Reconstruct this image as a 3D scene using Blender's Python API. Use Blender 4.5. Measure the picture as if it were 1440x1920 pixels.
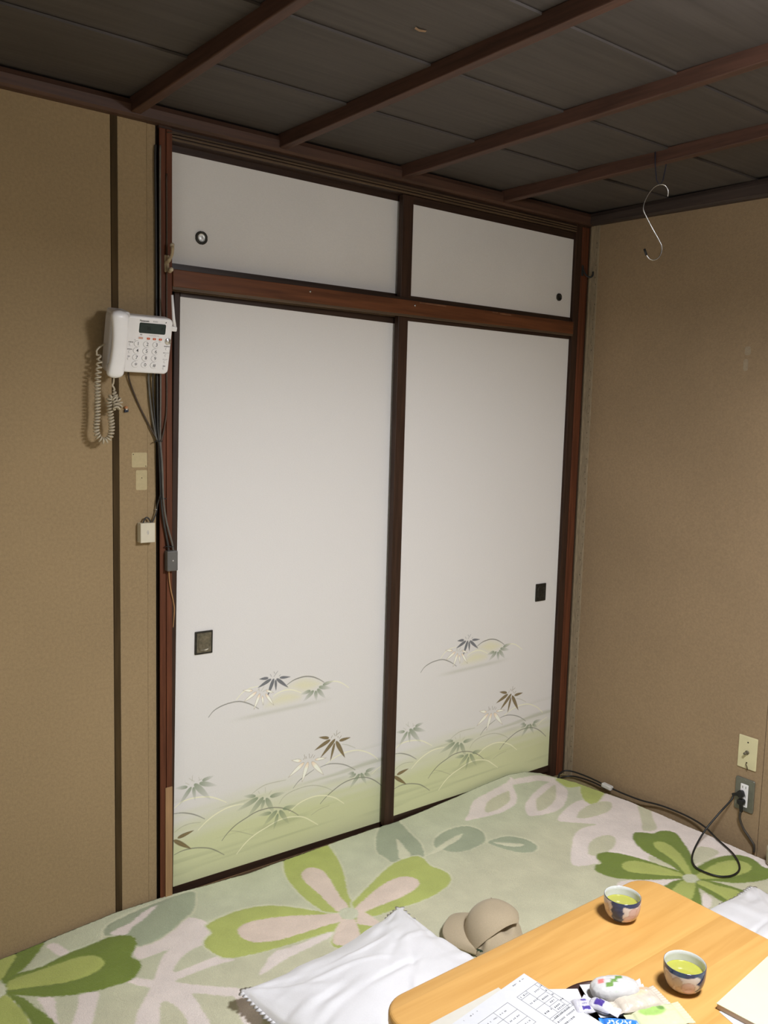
import bpy, bmesh, math, random
import numpy as np
from mathutils import Vector, Matrix, noise as mnoise

for _o in list(bpy.data.objects):
    bpy.data.objects.remove(_o)
SC = bpy.context.scene
COL = SC.collection

# ------------------------------------------------------------------ camera, world, light, exposure
cam_d = bpy.data.cameras.new('camera')
cam = bpy.data.objects.new('camera', cam_d)
COL.objects.link(cam)
cam.location = (-1.0783, -2.4124, 1.4872)
cam.rotation_euler = (math.radians(83.754), math.radians(-1.526), math.radians(-37.564))
cam_d.sensor_fit = 'HORIZONTAL'
cam_d.sensor_width = 36.0
cam_d.lens = 36.0 * 1633.33 / 1440.0
cam_d.clip_start = 0.02
SC.camera = cam

world = bpy.data.worlds.new('world')
SC.world = world
world.use_nodes = True
_bg = world.node_tree.nodes['Background']
_bg.inputs[0].default_value = (0.80, 0.88, 1.0, 1)
_bg.inputs[1].default_value = 0.04

SC.view_settings.view_transform = 'Standard'
SC.view_settings.look = 'None'
SC.view_settings.use_curve_mapping = False
SC.view_settings.gamma = 1.0
SC.view_settings.exposure = 0.0

LAMP_XYZ = (0.36, -1.95, 1.95)       # the pendant lamp hangs outside the frame, above and to the right of the viewer
LAMP_DOWN = 54.0      # watts of the ring tubes under the shade
LAMP_AROUND = 27.0      # watts that leave through the translucent shade
LAMP_COLOR = (1.0, 1.02, 1.08)      
LAMP_UP_COLOR = (1.0, 1.02, 1.08)      
FILL_LEFT = 4.0      # watts of the added fill light on the unseen left wall, behind the viewer
FILL_COLOR = (1.0, 1.0, 1.02)      

# ------------------------------------------------------------------ helpers
def srgb(r, g, b):
    f = lambda c: (c / 255 / 12.92) if c / 255 <= 0.04045 else ((c / 255 + 0.055) / 1.055) ** 2.4
    return (f(r), f(g), f(b))

def mat(name, col, rough=0.6, metal=0.0, var=0.0, scale=(8, 8, 8), bump=0.0, bscale=None, spec=0.5, sheen=0.0,
        coat=0.0, var2=None, detail=4.0, emit=None, trans=0.0, ior=1.45, attr=None, blotch=0.0, blotch_scale=1.2):
    """procedural principled material: colour, mottled by noise; relief by a finer noise"""
    m = bpy.data.materials.new(name)
    m.use_nodes = True
    nt = m.node_tree
    bs = nt.nodes['Principled BSDF']
    bs.inputs['Roughness'].default_value = rough
    bs.inputs['Metallic'].default_value = metal
    bs.inputs['Specular IOR Level'].default_value = spec
    bs.inputs['Sheen Weight'].default_value = sheen
    bs.inputs['Coat Weight'].default_value = coat
    bs.inputs['Transmission Weight'].default_value = trans
    bs.inputs['IOR'].default_value = ior
    if emit:
        bs.inputs['Emission Color'].default_value = (*emit[0], 1)
        bs.inputs['Emission Strength'].default_value = emit[1]
    tc = nt.nodes.new('ShaderNodeTexCoord')
    mp = nt.nodes.new('ShaderNodeMapping')
    mp.inputs['Scale'].default_value = scale
    nt.links.new(tc.outputs['Object'], mp.inputs['Vector'])
    src = None
    if attr:
        a = nt.nodes.new('ShaderNodeAttribute')
        a.attribute_name = attr
        src = a.outputs['Color']
    def mixmul(src, col, fac_sock, lo, hi):
        mr = nt.nodes.new('ShaderNodeMapRange')
        mr.inputs['From Min'].default_value = 0.3
        mr.inputs['From Max'].default_value = 0.7
        mr.inputs['To Min'].default_value = lo
        mr.inputs['To Max'].default_value = hi
        nt.links.new(fac_sock, mr.inputs['Value'])
        mx = nt.nodes.new('ShaderNodeMix')
        mx.data_type = 'RGBA'
        mx.blend_type = 'MULTIPLY'
        mx.inputs[0].default_value = 1.0
        if src is not None:
            nt.links.new(src, mx.inputs[6])
        else:
            mx.inputs[6].default_value = (*col, 1)
        nt.links.new(mr.outputs[0], mx.inputs[7])
        return mx.outputs[2]
    out = src
    if var > 0:
        n = nt.nodes.new('ShaderNodeTexNoise')
        n.inputs['Scale'].default_value = 1.0
        n.inputs['Detail'].default_value = detail
        n.inputs['Roughness'].default_value = 0.6
        nt.links.new(mp.outputs[0], n.inputs['Vector'])
        if var2 is not None:
            mr = nt.nodes.new('ShaderNodeMapRange')
            mr.inputs['From Min'].default_value = 0.35
            mr.inputs['From Max'].default_value = 0.65
            nt.links.new(n.outputs['Fac'], mr.inputs['Value'])
            mx = nt.nodes.new('ShaderNodeMix')
            mx.data_type = 'RGBA'
            mx.inputs[6].default_value = (*col, 1)
            mx.inputs[7].default_value = (*var2, 1)
            nt.links.new(mr.outputs[0], mx.inputs[0])
            out = mx.outputs[2]
        else:
            out = mixmul(out, col, n.outputs['Fac'], 1 - var, 1 + var)
    if blotch > 0:
        n2 = nt.nodes.new('ShaderNodeTexNoise')
        n2.inputs['Scale'].default_value = blotch_scale
        n2.inputs['Detail'].default_value = 3.0
        nt.links.new(tc.outputs['Object'], n2.inputs['Vector'])
        out = mixmul(out, col, n2.outputs['Fac'], 1 - blotch, 1 + blotch)
    if out is not None:
        nt.links.new(out, bs.inputs['Base Color'])
    else:
        bs.inputs['Base Color'].default_value = (*col, 1)
    if bump > 0:
        nb = nt.nodes.new('ShaderNodeTexNoise')
        nb.inputs['Detail'].default_value = 3.0
        if bscale is None:
            nb.inputs['Scale'].default_value = 1.0
            nt.links.new(mp.outputs[0], nb.inputs['Vector'])
        else:
            nb.inputs['Scale'].default_value = bscale
            nt.links.new(tc.outputs['Object'], nb.inputs['Vector'])
        bp = nt.nodes.new('ShaderNodeBump')
        bp.inputs['Strength'].default_value = bump
        bp.inputs['Distance'].default_value = 0.002
        nt.links.new(nb.outputs['Fac'], bp.inputs['Height'])
        nt.links.new(bp.outputs[0], bs.inputs['Normal'])
    return m

def link(name, me, m=None, parent=None, loc=None, rot=None, smooth=False):
    o = bpy.data.objects.new(name, me)
    COL.objects.link(o)
    if m is not None:
        for x in (m if isinstance(m, (list, tuple)) else [m]):
            me.materials.append(x)
    if parent is not None:
        o.parent = parent
    if loc is not None:
        o.location = loc
    if rot is not None:
        o.rotation_euler = rot
    if smooth:
        me.polygons.foreach_set('use_smooth', [True] * len(me.polygons))
    return o

def pyd(name, verts, faces, m=None, parent=None, smooth=False, **k):
    me = bpy.data.meshes.new(name)
    me.from_pydata([tuple(v) for v in verts], [], [tuple(f) for f in faces])
    me.validate()
    me.update()
    return link(name, me, m, parent, smooth=smooth, **k)

def bm_obj(name, bm, m=None, parent=None, smooth=False, **k):
    bmesh.ops.recalc_face_normals(bm, faces=bm.faces)
    me = bpy.data.meshes.new(name)
    bm.to_mesh(me)
    bm.free()
    return link(name, me, m, parent, smooth=smooth, **k)

def add_box(bm, lo, hi, bev=0.0, seg=2, mx=None):
    lo, hi = Vector(lo), Vector(hi)
    c, s = (lo + hi) / 2, hi - lo
    M = Matrix.Translation(c) @ Matrix.Diagonal((s.x, s.y, s.z, 1))
    if mx is not None:
        M = mx @ M
    r = bmesh.ops.create_cube(bm, size=1.0, matrix=M)
    if bev > 0:
        es = set()
        for v in r['verts']:
            es.update(v.link_edges)
        bmesh.ops.bevel(bm, geom=list(es), offset=bev, segments=seg, profile=0.5, affect='EDGES')

def box(name, lo, hi, m, parent=None, bev=0.0, seg=2, **k):
    bm = bmesh.new()
    add_box(bm, lo, hi, bev, seg)
    return bm_obj(name, bm, m, parent, **k)

def smooth_path(pts, n=6):
    """Catmull-Rom through pts"""
    P = [Vector(p) for p in pts]
    out = []
    for i in range(len(P) - 1):
        p0, p1, p2, p3 = P[max(i - 1, 0)], P[i], P[i + 1], P[min(i + 2, len(P) - 1)]
        for k in range(n):
            t = k / n
            out.append(0.5 * ((2 * p1) + (p2 - p0) * t + (2 * p0 - 5 * p1 + 4 * p2 - p3) * t * t + (3 * p1 - p0 - 3 * p2 + p3) * t ** 3))
    out.append(P[-1])
    return out

def add_tube(bm, pts, r, seg=8, cap=True):
    pts = [Vector(p) for p in pts]
    rings = []
    n = len(pts)
    up = None
    for i, p in enumerate(pts):
        t = (pts[min(i + 1, n - 1)] - pts[max(i - 1, 0)])
        if t.length < 1e-9:
            t = Vector((0, 0, 1))
        t.normalize()
        if up is None:
            a = Vector((0, 0, 1)) if abs(t.z) < 0.9 else Vector((1, 0, 0))
            up = (a - t * a.dot(t)).normalized()
        else:
            up = up - t * up.dot(t)
            if up.length < 1e-6:
                a = Vector((1, 0, 0)) if abs(t.x) < 0.9 else Vector((0, 1, 0))
                up = a - t * a.dot(t)
            up.normalize()
        s = t.cross(up)
        rr = r[i] if isinstance(r, (list, tuple)) else r
        rings.append([bm.verts.new(p + (up * math.cos(2 * math.pi * k / seg) + s * math.sin(2 * math.pi * k / seg)) * rr) for k in range(seg)])
    for a, b in zip(rings, rings[1:]):
        for k in range(seg):
            bm.faces.new((a[k], a[(k + 1) % seg], b[(k + 1) % seg], b[k]))
    if cap:
        bm.faces.new(rings[0][::-1])
        bm.faces.new(rings[-1])

def tube(name, pts, r, m, parent=None, seg=8, **k):
    bm = bmesh.new()
    add_tube(bm, pts, r, seg)
    return bm_obj(name, bm, m, parent, smooth=True, **k)

def add_lathe(bm, prof, seg=32, mx=None):
    """prof: list of (radius, z)"""
    rings = []
    for r, z in prof:
        if r < 1e-6:
            rings.append([bm.verts.new((0, 0, z))])
        else:
            rings.append([bm.verts.new((r * math.cos(2 * math.pi * k / seg), r * math.sin(2 * math.pi * k / seg), z)) for k in range(seg)])
    for a, b in zip(rings, rings[1:]):
        for k in range(seg):
            k2 = (k + 1) % seg
            if len(a) == 1 and len(b) == 1:
                continue
            if len(a) == 1:
                bm.faces.new((a[0], b[k], b[k2]))
            elif len(b) == 1:
                bm.faces.new((a[k], b[0], a[k2]))
            else:
                bm.faces.new((a[k], b[k], b[k2], a[k2]))
    if mx is not None:
        vs = [v for rg in rings for v in rg]
        bmesh.ops.transform(bm, matrix=mx, verts=vs)

def lathe(name, prof, m, parent=None, seg=32, mx=None, **k):
    bm = bmesh.new()
    add_lathe(bm, prof, seg, mx)
    return bm_obj(name, bm, m, parent, smooth=True, **k)

def rrect(w, h, r, n=5):
    """rounded rectangle outline centred on the origin"""
    out = []
    for cx, cy, a0 in ((w / 2 - r, h / 2 - r, 0), (-w / 2 + r, h / 2 - r, 90), (-w / 2 + r, -h / 2 + r, 180), (w / 2 - r, -h / 2 + r, 270)):
        for k in range(n + 1):
            a = math.radians(a0 + 90 * k / n)
            out.append((cx + r * math.cos(a), cy + r * math.sin(a)))
    return out

def add_prism(bm, outline, z0, z1, bev=0.0, seg=3, mx=None):
    """outline in xy extruded z0..z1, top and bottom edges rounded by bev"""
    n = len(outline)
    c = Vector((sum(p[0] for p in outline) / n, sum(p[1] for p in outline) / n))
    levels = []
    if bev > 0:
        for k in range(seg + 1):
            a = math.pi / 2 * k / seg
            levels.append((z0 + bev * (1 - math.sin(a)), bev * (1 - math.cos(a)) if False else bev * (1 - math.sin(math.pi / 2 - a + 0)) ))
        levels = [(z0 + bev * (1 - math.cos(math.pi / 2 * k / seg)), bev * (1 - math.sin(math.pi / 2 * k / seg))) for k in range(seg + 1)]
        levels += [(z1 - bev * (1 - math.cos(math.pi / 2 * (seg - k) / seg)), bev * (1 - math.sin(math.pi / 2 * (seg - k) / seg))) for k in range(seg + 1)]
    else:
        levels = [(z0, 0), (z1, 0)]
    # inward normals of the outline
    P = [Vector(p) for p in outline]
    area = sum(P[i].x * P[(i + 1) % n].y - P[(i + 1) % n].x * P[i].y for i in range(n))
    sg = 1 if area > 0 else -1
    N = []
    for i in range(n):
        t = (P[(i + 1) % n] - P[i - 1]).normalized()
        N.append(Vector((-t.y, t.x)) * sg)
    rings = []
    for z, ins in levels:
        rings.append([bm.verts.new((*(P[i] + N[i] * ins), z)) for i in range(n)])
    for a, b in zip(rings, rings[1:]):
        for k in range(n):
            bm.faces.new((a[k], a[(k + 1) % n], b[(k + 1) % n], b[k]))
    bm.faces.new(rings[0][::-1])
    bm.faces.new(rings[-1])
    if mx is not None:
        bmesh.ops.transform(bm, matrix=mx, verts=[v for r in rings for v in r])

def prism(name, outline, z0, z1, m, parent=None, bev=0.0, seg=3, mx=None, smooth=False, **k):
    bm = bmesh.new()
    add_prism(bm, outline, z0, z1, bev, seg, mx)
    return bm_obj(name, bm, m, parent, smooth=smooth, **k)

def grid_mesh(name, P, m, parent=None, smooth=True, closed_u=False, **k):
    """P: array (nu, nv, 3)"""
    nu, nv = P.shape[:2]
    idx = np.arange(nu * nv).reshape(nu, nv)
    if closed_u:
        a, b = idx, np.roll(idx, -1, axis=0)
        F = np.stack([a[:, :-1], b[:, :-1], b[:, 1:], a[:, 1:]], -1).reshape(-1, 4)
    else:
        F = np.stack([idx[:-1, :-1], idx[1:, :-1], idx[1:, 1:], idx[:-1, 1:]], -1).reshape(-1, 4)
    me = bpy.data.meshes.new(name)
    me.vertices.add(nu * nv)
    me.vertices.foreach_set('co', P.reshape(-1).astype(np.float32))
    nf = len(F)
    me.loops.add(nf * 4)
    me.loops.foreach_set('vertex_index', F.reshape(-1).astype(np.int32))
    me.polygons.add(nf)
    me.polygons.foreach_set('loop_start', (np.arange(nf) * 4).astype(np.int32))
    me.update(calc_edges=True)
    me.validate()
    return link(name, me, m, parent, smooth=smooth, **k)

def vcolor(o, rgb, name='print'):
    a = o.data.color_attributes.new(name, 'FLOAT_COLOR', 'POINT')
    c = np.ones((len(rgb), 4), np.float32)
    c[:, :3] = rgb
    a.data.foreach_set('color', c.reshape(-1))

def empty(name, loc=(0, 0, 0), rot=(0, 0, 0)):
    o = bpy.data.objects.new(name, None)
    COL.objects.link(o)
    o.location = loc
    o.rotation_euler = rot
    o.empty_display_size = 0.05
    return o

def tag(o, label, cat, group=None):
    o['label'] = label
    o['category'] = cat
    if group:
        o['group'] = group
    return o

def struct(o):
    o['kind'] = 'structure'
    return o

def text_mesh(name, body, size, m, parent, mx, align='CENTER', extrude=0.0001, weight=0.0):
    cu = bpy.data.curves.new(name + '_curve', 'FONT')
    cu.body = body
    cu.size = size
    cu.align_x = align
    cu.align_y = 'CENTER'
    cu.extrude = extrude
    cu.offset = weight
    cu.resolution_u = 2
    t = bpy.data.objects.new(name + '_tmp', cu)
    COL.objects.link(t)
    dg = bpy.context.evaluated_depsgraph_get()
    me = bpy.data.meshes.new_from_object(t.evaluated_get(dg))
    bpy.data.objects.remove(t)
    bpy.data.curves.remove(cu)
    me.name = name
    me.materials.clear()
    o = link(name, me, m, parent)
    me.transform(mx)
    return o

def seg_dist(X, Y, poly, closed=True):
    """signed distance (inside negative) of points to a polygon / distance to an open line"""
    P = np.asarray(poly, float)
    A = P
    B = np.roll(P, -1, axis=0)
    if not closed:
        A, B = P[:-1], P[1:]
    d = np.full(X.shape, 1e9)
    ins = np.zeros(X.shape, bool)
    for (ax, ay), (bx, by) in zip(A, B):
        ex, ey = bx - ax, by - ay
        L = ex * ex + ey * ey + 1e-12
        t = np.clip(((X - ax) * ex + (Y - ay) * ey) / L, 0, 1)
        d = np.minimum(d, np.hypot(X - ax - t * ex, Y - ay - t * ey))
        if closed:
            c = ((ay > Y) != (by > Y)) & (X < (bx - ax) * (Y - ay) / (by - ay + 1e-15) + ax)
            ins ^= c
    return np.where(ins, -d, d) if closed else d

def cr_closed(pts, n=4):
    P = np.asarray(pts, float)
    p0, p1, p2, p3 = np.roll(P, 1, 0), P, np.roll(P, -1, 0), np.roll(P, -2, 0)
    out = []
    for k in range(n):
        t = k / n
        out.append(0.5 * ((2 * p1) + (p2 - p0) * t + (2 * p0 - 5 * p1 + 4 * p2 - p3) * t * t + (3 * p1 - p0 - 3 * p2 + p3) * t ** 3))
    return np.stack(out, 1).reshape(-1, 2)

def cr_open(pts, n=6):
    return np.array([tuple(v)[:2] for v in smooth_path([(a, b, 0) for a, b in pts], n)])

def sstep(a, b, x):
    t = np.clip((x - a) / (b - a), 0, 1)
    return t * t * (3 - 2 * t)

def vnoise(X, Y, seed=0):
    """cheap smooth value noise, 0..1"""
    rng = np.random.RandomState(seed)
    T = rng.rand(256, 256)
    xi, yi = np.floor(X).astype(int), np.floor(Y).astype(int)
    fx, fy = X - xi, Y - yi
    fx, fy = fx * fx * (3 - 2 * fx), fy * fy * (3 - 2 * fy)
    g = lambda i, j: T[i % 256, j % 256]
    return (g(xi, yi) * (1 - fx) + g(xi + 1, yi) * fx) * (1 - fy) + (g(xi, yi + 1) * (1 - fx) + g(xi + 1, yi + 1) * fx) * fy

# ------------------------------------------------------------------ materials
WHITE_PAPER = (0.80, 0.775, 0.745)
M = {}
M['wall'] = mat('wall_paper_tan', (0.330, 0.234, 0.124), 0.9, var=0.10, scale=(120, 120, 120), bump=0.5, bscale=260, blotch=0.07, blotch_scale=1.6)
M['wall_r'] = mat('wall_paper_brown', (0.302, 0.210, 0.120), 0.9, var=0.10, scale=(120, 120, 120), bump=0.5, bscale=260, blotch=0.10, blotch_scale=1.4)
M['batten'] = mat('dark_batten_wood', (0.060, 0.038, 0.016), 0.8, var=0.3, scale=(60, 60, 4), spec=0.15)
M['patch'] = mat('unfaded_paint', (0.50, 0.41, 0.23), 0.9, var=0.06, scale=(90, 90, 90))
M['post'] = mat('red_brown_wood', (0.115, 0.037, 0.016), 0.6, var=0.35, scale=(70, 70, 4), bump=0.15, spec=0.25)
M['rail'] = mat('red_brown_rail_wood', (0.130, 0.046, 0.018), 0.5, var=0.30, scale=(4, 70, 70), bump=0.15, spec=0.3)
M['frame_v'] = mat('dark_lacquer_wood_upright', (0.044, 0.022, 0.013), 0.5, var=0.35, scale=(80, 80, 5), spec=0.3)
M['frame_h'] = mat('dark_lacquer_wood_lying', (0.036, 0.019, 0.012), 0.4, var=0.35, scale=(5, 80, 80))
M['track'] = mat('worn_groove_wood', (0.10, 0.062, 0.034), 0.6, var=0.3, scale=(4, 90, 90))
M['black'] = mat('groove_black', (0.010, 0.007, 0.005), 0.8, var=0.2, scale=(40, 40, 40))
M['newwood'] = mat('fresh_cut_wood', (0.34, 0.20, 0.095), 0.6, var=0.18, scale=(120, 120, 5), bump=0.1)
M['tatami'] = mat('tatami_straw', (0.30, 0.24, 0.12), 0.8, var=0.3, scale=(6, 300, 6), bump=0.3)
M['ceil'] = mat('ceiling_board_grey', (0.070, 0.058, 0.051), 0.65, var=0.18, scale=(3, 60, 60), bump=0.15, blotch=0.12, blotch_scale=1.5)
M['beam'] = mat('ceiling_batten_wood', (0.078, 0.036, 0.023), 0.55, var=0.3, scale=(80, 5, 80), bump=0.1)
M['mould'] = mat('ceiling_edge_wood', (0.072, 0.034, 0.021), 0.55, var=0.3, scale=(4, 80, 80), bump=0.1)
M['fusuma'] = mat('fusuma_paper', WHITE_PAPER, 0.85, var=0.025, scale=(180, 180, 500), bump=0.12, attr='print')
M['fusuma_plain'] = mat('fusuma_paper_plain', WHITE_PAPER, 0.85, var=0.03, scale=(180, 180, 500), bump=0.12, blotch=0.03, blotch_scale=3)
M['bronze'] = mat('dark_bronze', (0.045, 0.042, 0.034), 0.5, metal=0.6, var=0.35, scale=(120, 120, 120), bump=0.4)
M['bronze_lit'] = mat('lit_bronze', (0.20, 0.18, 0.13), 0.42, metal=0.7, var=0.35, scale=(90, 90, 90), bump=0.4)  # paler copy of the dark bronze, the light on it put into its colour
M['pearl'] = mat('brushed_steel_cup', (0.72, 0.73, 0.71), 0.35, metal=0.5, var=0.12, scale=(60, 60, 60))
M['white_pl'] = mat('white_plastic', (0.90, 0.88, 0.87), 0.32, var=0.02, scale=(20, 20, 20))
M['cord_pl'] = mat('ivory_cord_plastic', (0.50, 0.43, 0.31), 0.45, var=0.1, scale=(60, 60, 60))
M['lcd'] = mat('dark_display', (0.028, 0.042, 0.038), 0.25, var=0.1, scale=(40, 40, 40))
M['ink'] = mat('black_print', (0.03, 0.03, 0.032), 0.6, var=0.05, scale=(50, 50, 50))
M['greyink'] = mat('grey_print', (0.20, 0.19, 0.20), 0.6, var=0.05, scale=(50, 50, 50))
M['keyline'] = mat('grey_key_outline', (0.50, 0.48, 0.47), 0.5, var=0.05, scale=(50, 50, 50))
M['orange_key'] = mat('orange_key_plastic', (0.62, 0.13, 0.05), 0.4, var=0.05, scale=(50, 50, 50))
M['chrome'] = mat('silver_button', (0.62, 0.62, 0.62), 0.22, metal=0.9, var=0.08, scale=(60, 60, 60))
M['ivory_box'] = mat('ivory_box_plastic', (0.66, 0.60, 0.46), 0.5, var=0.04, scale=(20, 20, 20))
M['ivory_plate'] = mat('cream_plate_plastic', (0.66, 0.60, 0.36), 0.45, var=0.04, scale=(20, 20, 20))
M['grey_box'] = mat('grey_box_plastic', (0.12, 0.115, 0.105), 0.45, var=0.08, scale=(40, 40, 40))
M['steel_plate'] = mat('grey_steel_plate', (0.20, 0.20, 0.165), 0.38, metal=0.55, var=0.1, scale=(50, 50, 50))
M['cable_dk'] = mat('dark_grey_cable', (0.035, 0.032, 0.028), 0.5, var=0.2, scale=(50, 50, 50))
M['cable_gr'] = mat('grey_cable', (0.13, 0.12, 0.10), 0.5, var=0.2, scale=(50, 50, 50))
M['cable_br'] = mat('brown_cable', (0.060, 0.036, 0.020), 0.5, var=0.2, scale=(50, 50, 50))
M['cable_or'] = mat('orange_tan_wire', (0.36, 0.19, 0.08), 0.5, var=0.15, scale=(50, 50, 50))
M['cord_bk'] = mat('black_power_cord', (0.012, 0.012, 0.012), 0.4, var=0.2, scale=(50, 50, 50))
M['cord_br'] = mat('grey_brown_power_cord', (0.055, 0.045, 0.036), 0.45, var=0.2, scale=(50, 50, 50))
M['tape'] = mat('white_cord_wrap', (0.62, 0.60, 0.56), 0.6, var=0.1, scale=(90, 90, 90))
M['horn'] = mat('beige_hook_plastic', (0.40, 0.31, 0.19), 0.45, var=0.15, scale=(50, 50, 50))
M['hook'] = mat('steel_hook_wire', (0.55, 0.54, 0.52), 0.25, metal=1.0, var=0.08, scale=(60, 60, 60))
M['rubber'] = mat('black_rubber', (0.02, 0.02, 0.02), 0.6, var=0.1, scale=(60, 60, 60))
M['rug'] = mat('rug_pile', (1, 1, 1), 0.95, var=0.10, scale=(420, 420, 420), bump=0.9, bscale=330, sheen=0.15, attr='print', spec=0.1, blotch=0.05, blotch_scale=9)
M['rug_side'] = mat('rug_binding', (0.40, 0.44, 0.30), 0.95, var=0.12, scale=(300, 300, 300), bump=0.6)
M['cotton'] = mat('white_cotton', (0.87, 0.865, 0.88), 0.85, var=0.02, scale=(300, 300, 300), bump=0.15, sheen=0.2, spec=0.2)
M['khaki'] = mat('khaki_twill', (0.49, 0.40, 0.27), 0.9, var=0.08, scale=(500, 500, 500), bump=0.3, sheen=0.15, spec=0.2)
M['khaki_dk'] = mat('khaki_seam', (0.26, 0.20, 0.13), 0.9, var=0.08, scale=(500, 500, 500))
M['greenband'] = mat('green_striped_band', (0.05, 0.09, 0.055), 0.9, var=0.2, scale=(200, 200, 200))
M['paper'] = mat('white_paper', (0.53, 0.53, 0.54), 0.8, var=0.015, scale=(60, 60, 60))
M['paper_cream'] = mat('cream_paper', (0.53, 0.50, 0.43), 0.8, var=0.02, scale=(60, 60, 60))
M['pad_top'] = mat('cream_pad_cover', (0.56, 0.55, 0.37), 0.7, var=0.02, scale=(30, 30, 30))
M['pad_side'] = mat('pad_page_edges', (0.48, 0.35, 0.24), 0.8, var=0.2, scale=(6, 6, 900))
M['tray'] = mat('dark_lacquer_tray', (0.035, 0.014, 0.010), 0.25, var=0.2, scale=(30, 30, 30))
M['tea'] = mat('green_tea', (0.34, 0.335, 0.055), 0.06, var=0.05, scale=(30, 30, 30))
M['cup'] = mat('cup_glaze', (1, 1, 1), 0.15, var=0.02, scale=(60, 60, 60), attr='print', coat=0.3)
M['cup_in'] = mat('cup_white_glaze', (0.56, 0.57, 0.55), 0.15, var=0.02, scale=(60, 60, 60), coat=0.3)
M['wrap'] = mat('snack_wrapper', (1, 1, 1), 0.28, var=0.04, scale=(120, 120, 120), bump=0.5, bscale=120, attr='print', coat=0.2)
M['beige_pot'] = mat('beige_pot_plastic', (0.52, 0.45, 0.33), 0.5, var=0.05, scale=(40, 40, 40))
M['hidden'] = mat('plain_room_plaster', (0.36, 0.31, 0.23), 0.9, var=0.06, scale=(60, 60, 60))
M['pin_o'] = mat('orange_pin', (0.50, 0.22, 0.09), 0.5, var=0.1, scale=(200, 200, 200))
M['pin_w'] = mat('pale_pin', (0.60, 0.52, 0.42), 0.5, var=0.1, scale=(200, 200, 200))
M['pin_b'] = mat('navy_pin', (0.02, 0.025, 0.05), 0.5, var=0.1, scale=(200, 200, 200))
M['mould_dk'] = mat('dark_ceiling_edge_wood', (0.045, 0.030, 0.024), 0.6, var=0.3, scale=(80, 4, 80), bump=0.1)
M['string'] = mat('dark_string', (0.02, 0.02, 0.035), 0.8, var=0.1, scale=(200, 200, 200))
M['lampshade'] = mat('white_lamp_shade', (0.8, 0.8, 0.78), 0.5, var=0.02, scale=(20, 20, 20))
M['blue_pl'] = mat('smoky_blue_plastic', (0.10, 0.13, 0.15), 0.3, var=0.1, scale=(60, 60, 60))

def table_wood():
    m = bpy.data.materials.new('orange_beech_veneer')
    m.use_nodes = True
    nt = m.node_tree
    bs = nt.nodes['Principled BSDF']
    tc = nt.nodes.new('ShaderNodeTexCoord')
    sep = nt.nodes.new('ShaderNodeSeparateXYZ')
    nt.links.new(tc.outputs['Object'], sep.inputs[0])
    # staves 92 mm wide, running along x: a random tone for each
    dv = nt.nodes.new('ShaderNodeMath'); dv.operation = 'DIVIDE'; dv.inputs[1].default_value = 0.092
    nt.links.new(sep.outputs[1], dv.inputs[0])
    fl = nt.nodes.new('ShaderNodeMath'); fl.operation = 'FLOOR'
    nt.links.new(dv.outputs[0], fl.inputs[0])
    wn = nt.nodes.new('ShaderNodeTexWhiteNoise'); wn.noise_dimensions = '1D'
    nt.links.new(fl.outputs[0], wn.inputs['W'])
    mp = nt.nodes.new('ShaderNodeMapping'); mp.inputs['Scale'].default_value = (3.0, 38, 10)
    nt.links.new(tc.outputs['Object'], mp.inputs[0])
    add = nt.nodes.new('ShaderNodeVectorMath'); add.operation = 'ADD'
    nt.links.new(mp.outputs[0], add.inputs[0]); nt.links.new(wn.outputs['Color'], add.inputs[1])
    n = nt.nodes.new('ShaderNodeTexNoise'); n.inputs['Scale'].default_value = 1.0; n.inputs['Detail'].default_value = 5
    n.inputs['Distortion'].default_value = 0.6
    nt.links.new(add.outputs[0], n.inputs['Vector'])
    cr = nt.nodes.new('ShaderNodeValToRGB')
    cr.color_ramp.elements[0].position = 0.32; cr.color_ramp.elements[0].color = (0.505, 0.265, 0.068, 1)
    cr.color_ramp.elements[1].position = 0.70; cr.color_ramp.elements[1].color = (0.60, 0.338, 0.102, 1)
    nt.links.new(n.outputs['Fac'], cr.inputs[0])
    mr = nt.nodes.new('ShaderNodeMapRange'); mr.inputs['To Min'].default_value = 0.92; mr.inputs['To Max'].default_value = 1.04
    nt.links.new(wn.outputs['Value'], mr.inputs['Value'])
    mx = nt.nodes.new('ShaderNodeMix'); mx.data_type = 'RGBA'; mx.blend_type = 'MULTIPLY'; mx.inputs[0].default_value = 1
    nt.links.new(cr.outputs[0], mx.inputs[6]); nt.links.new(mr.outputs[0], mx.inputs[7])
    nt.links.new(mx.outputs[2], bs.inputs['Base Color'])
    bs.inputs['Roughness'].default_value = 0.42
    bs.inputs['Coat Weight'].default_value = 0.15
    bs.inputs['Coat Roughness'].default_value = 0.25
    return m
M['table'] = table_wood()

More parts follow.
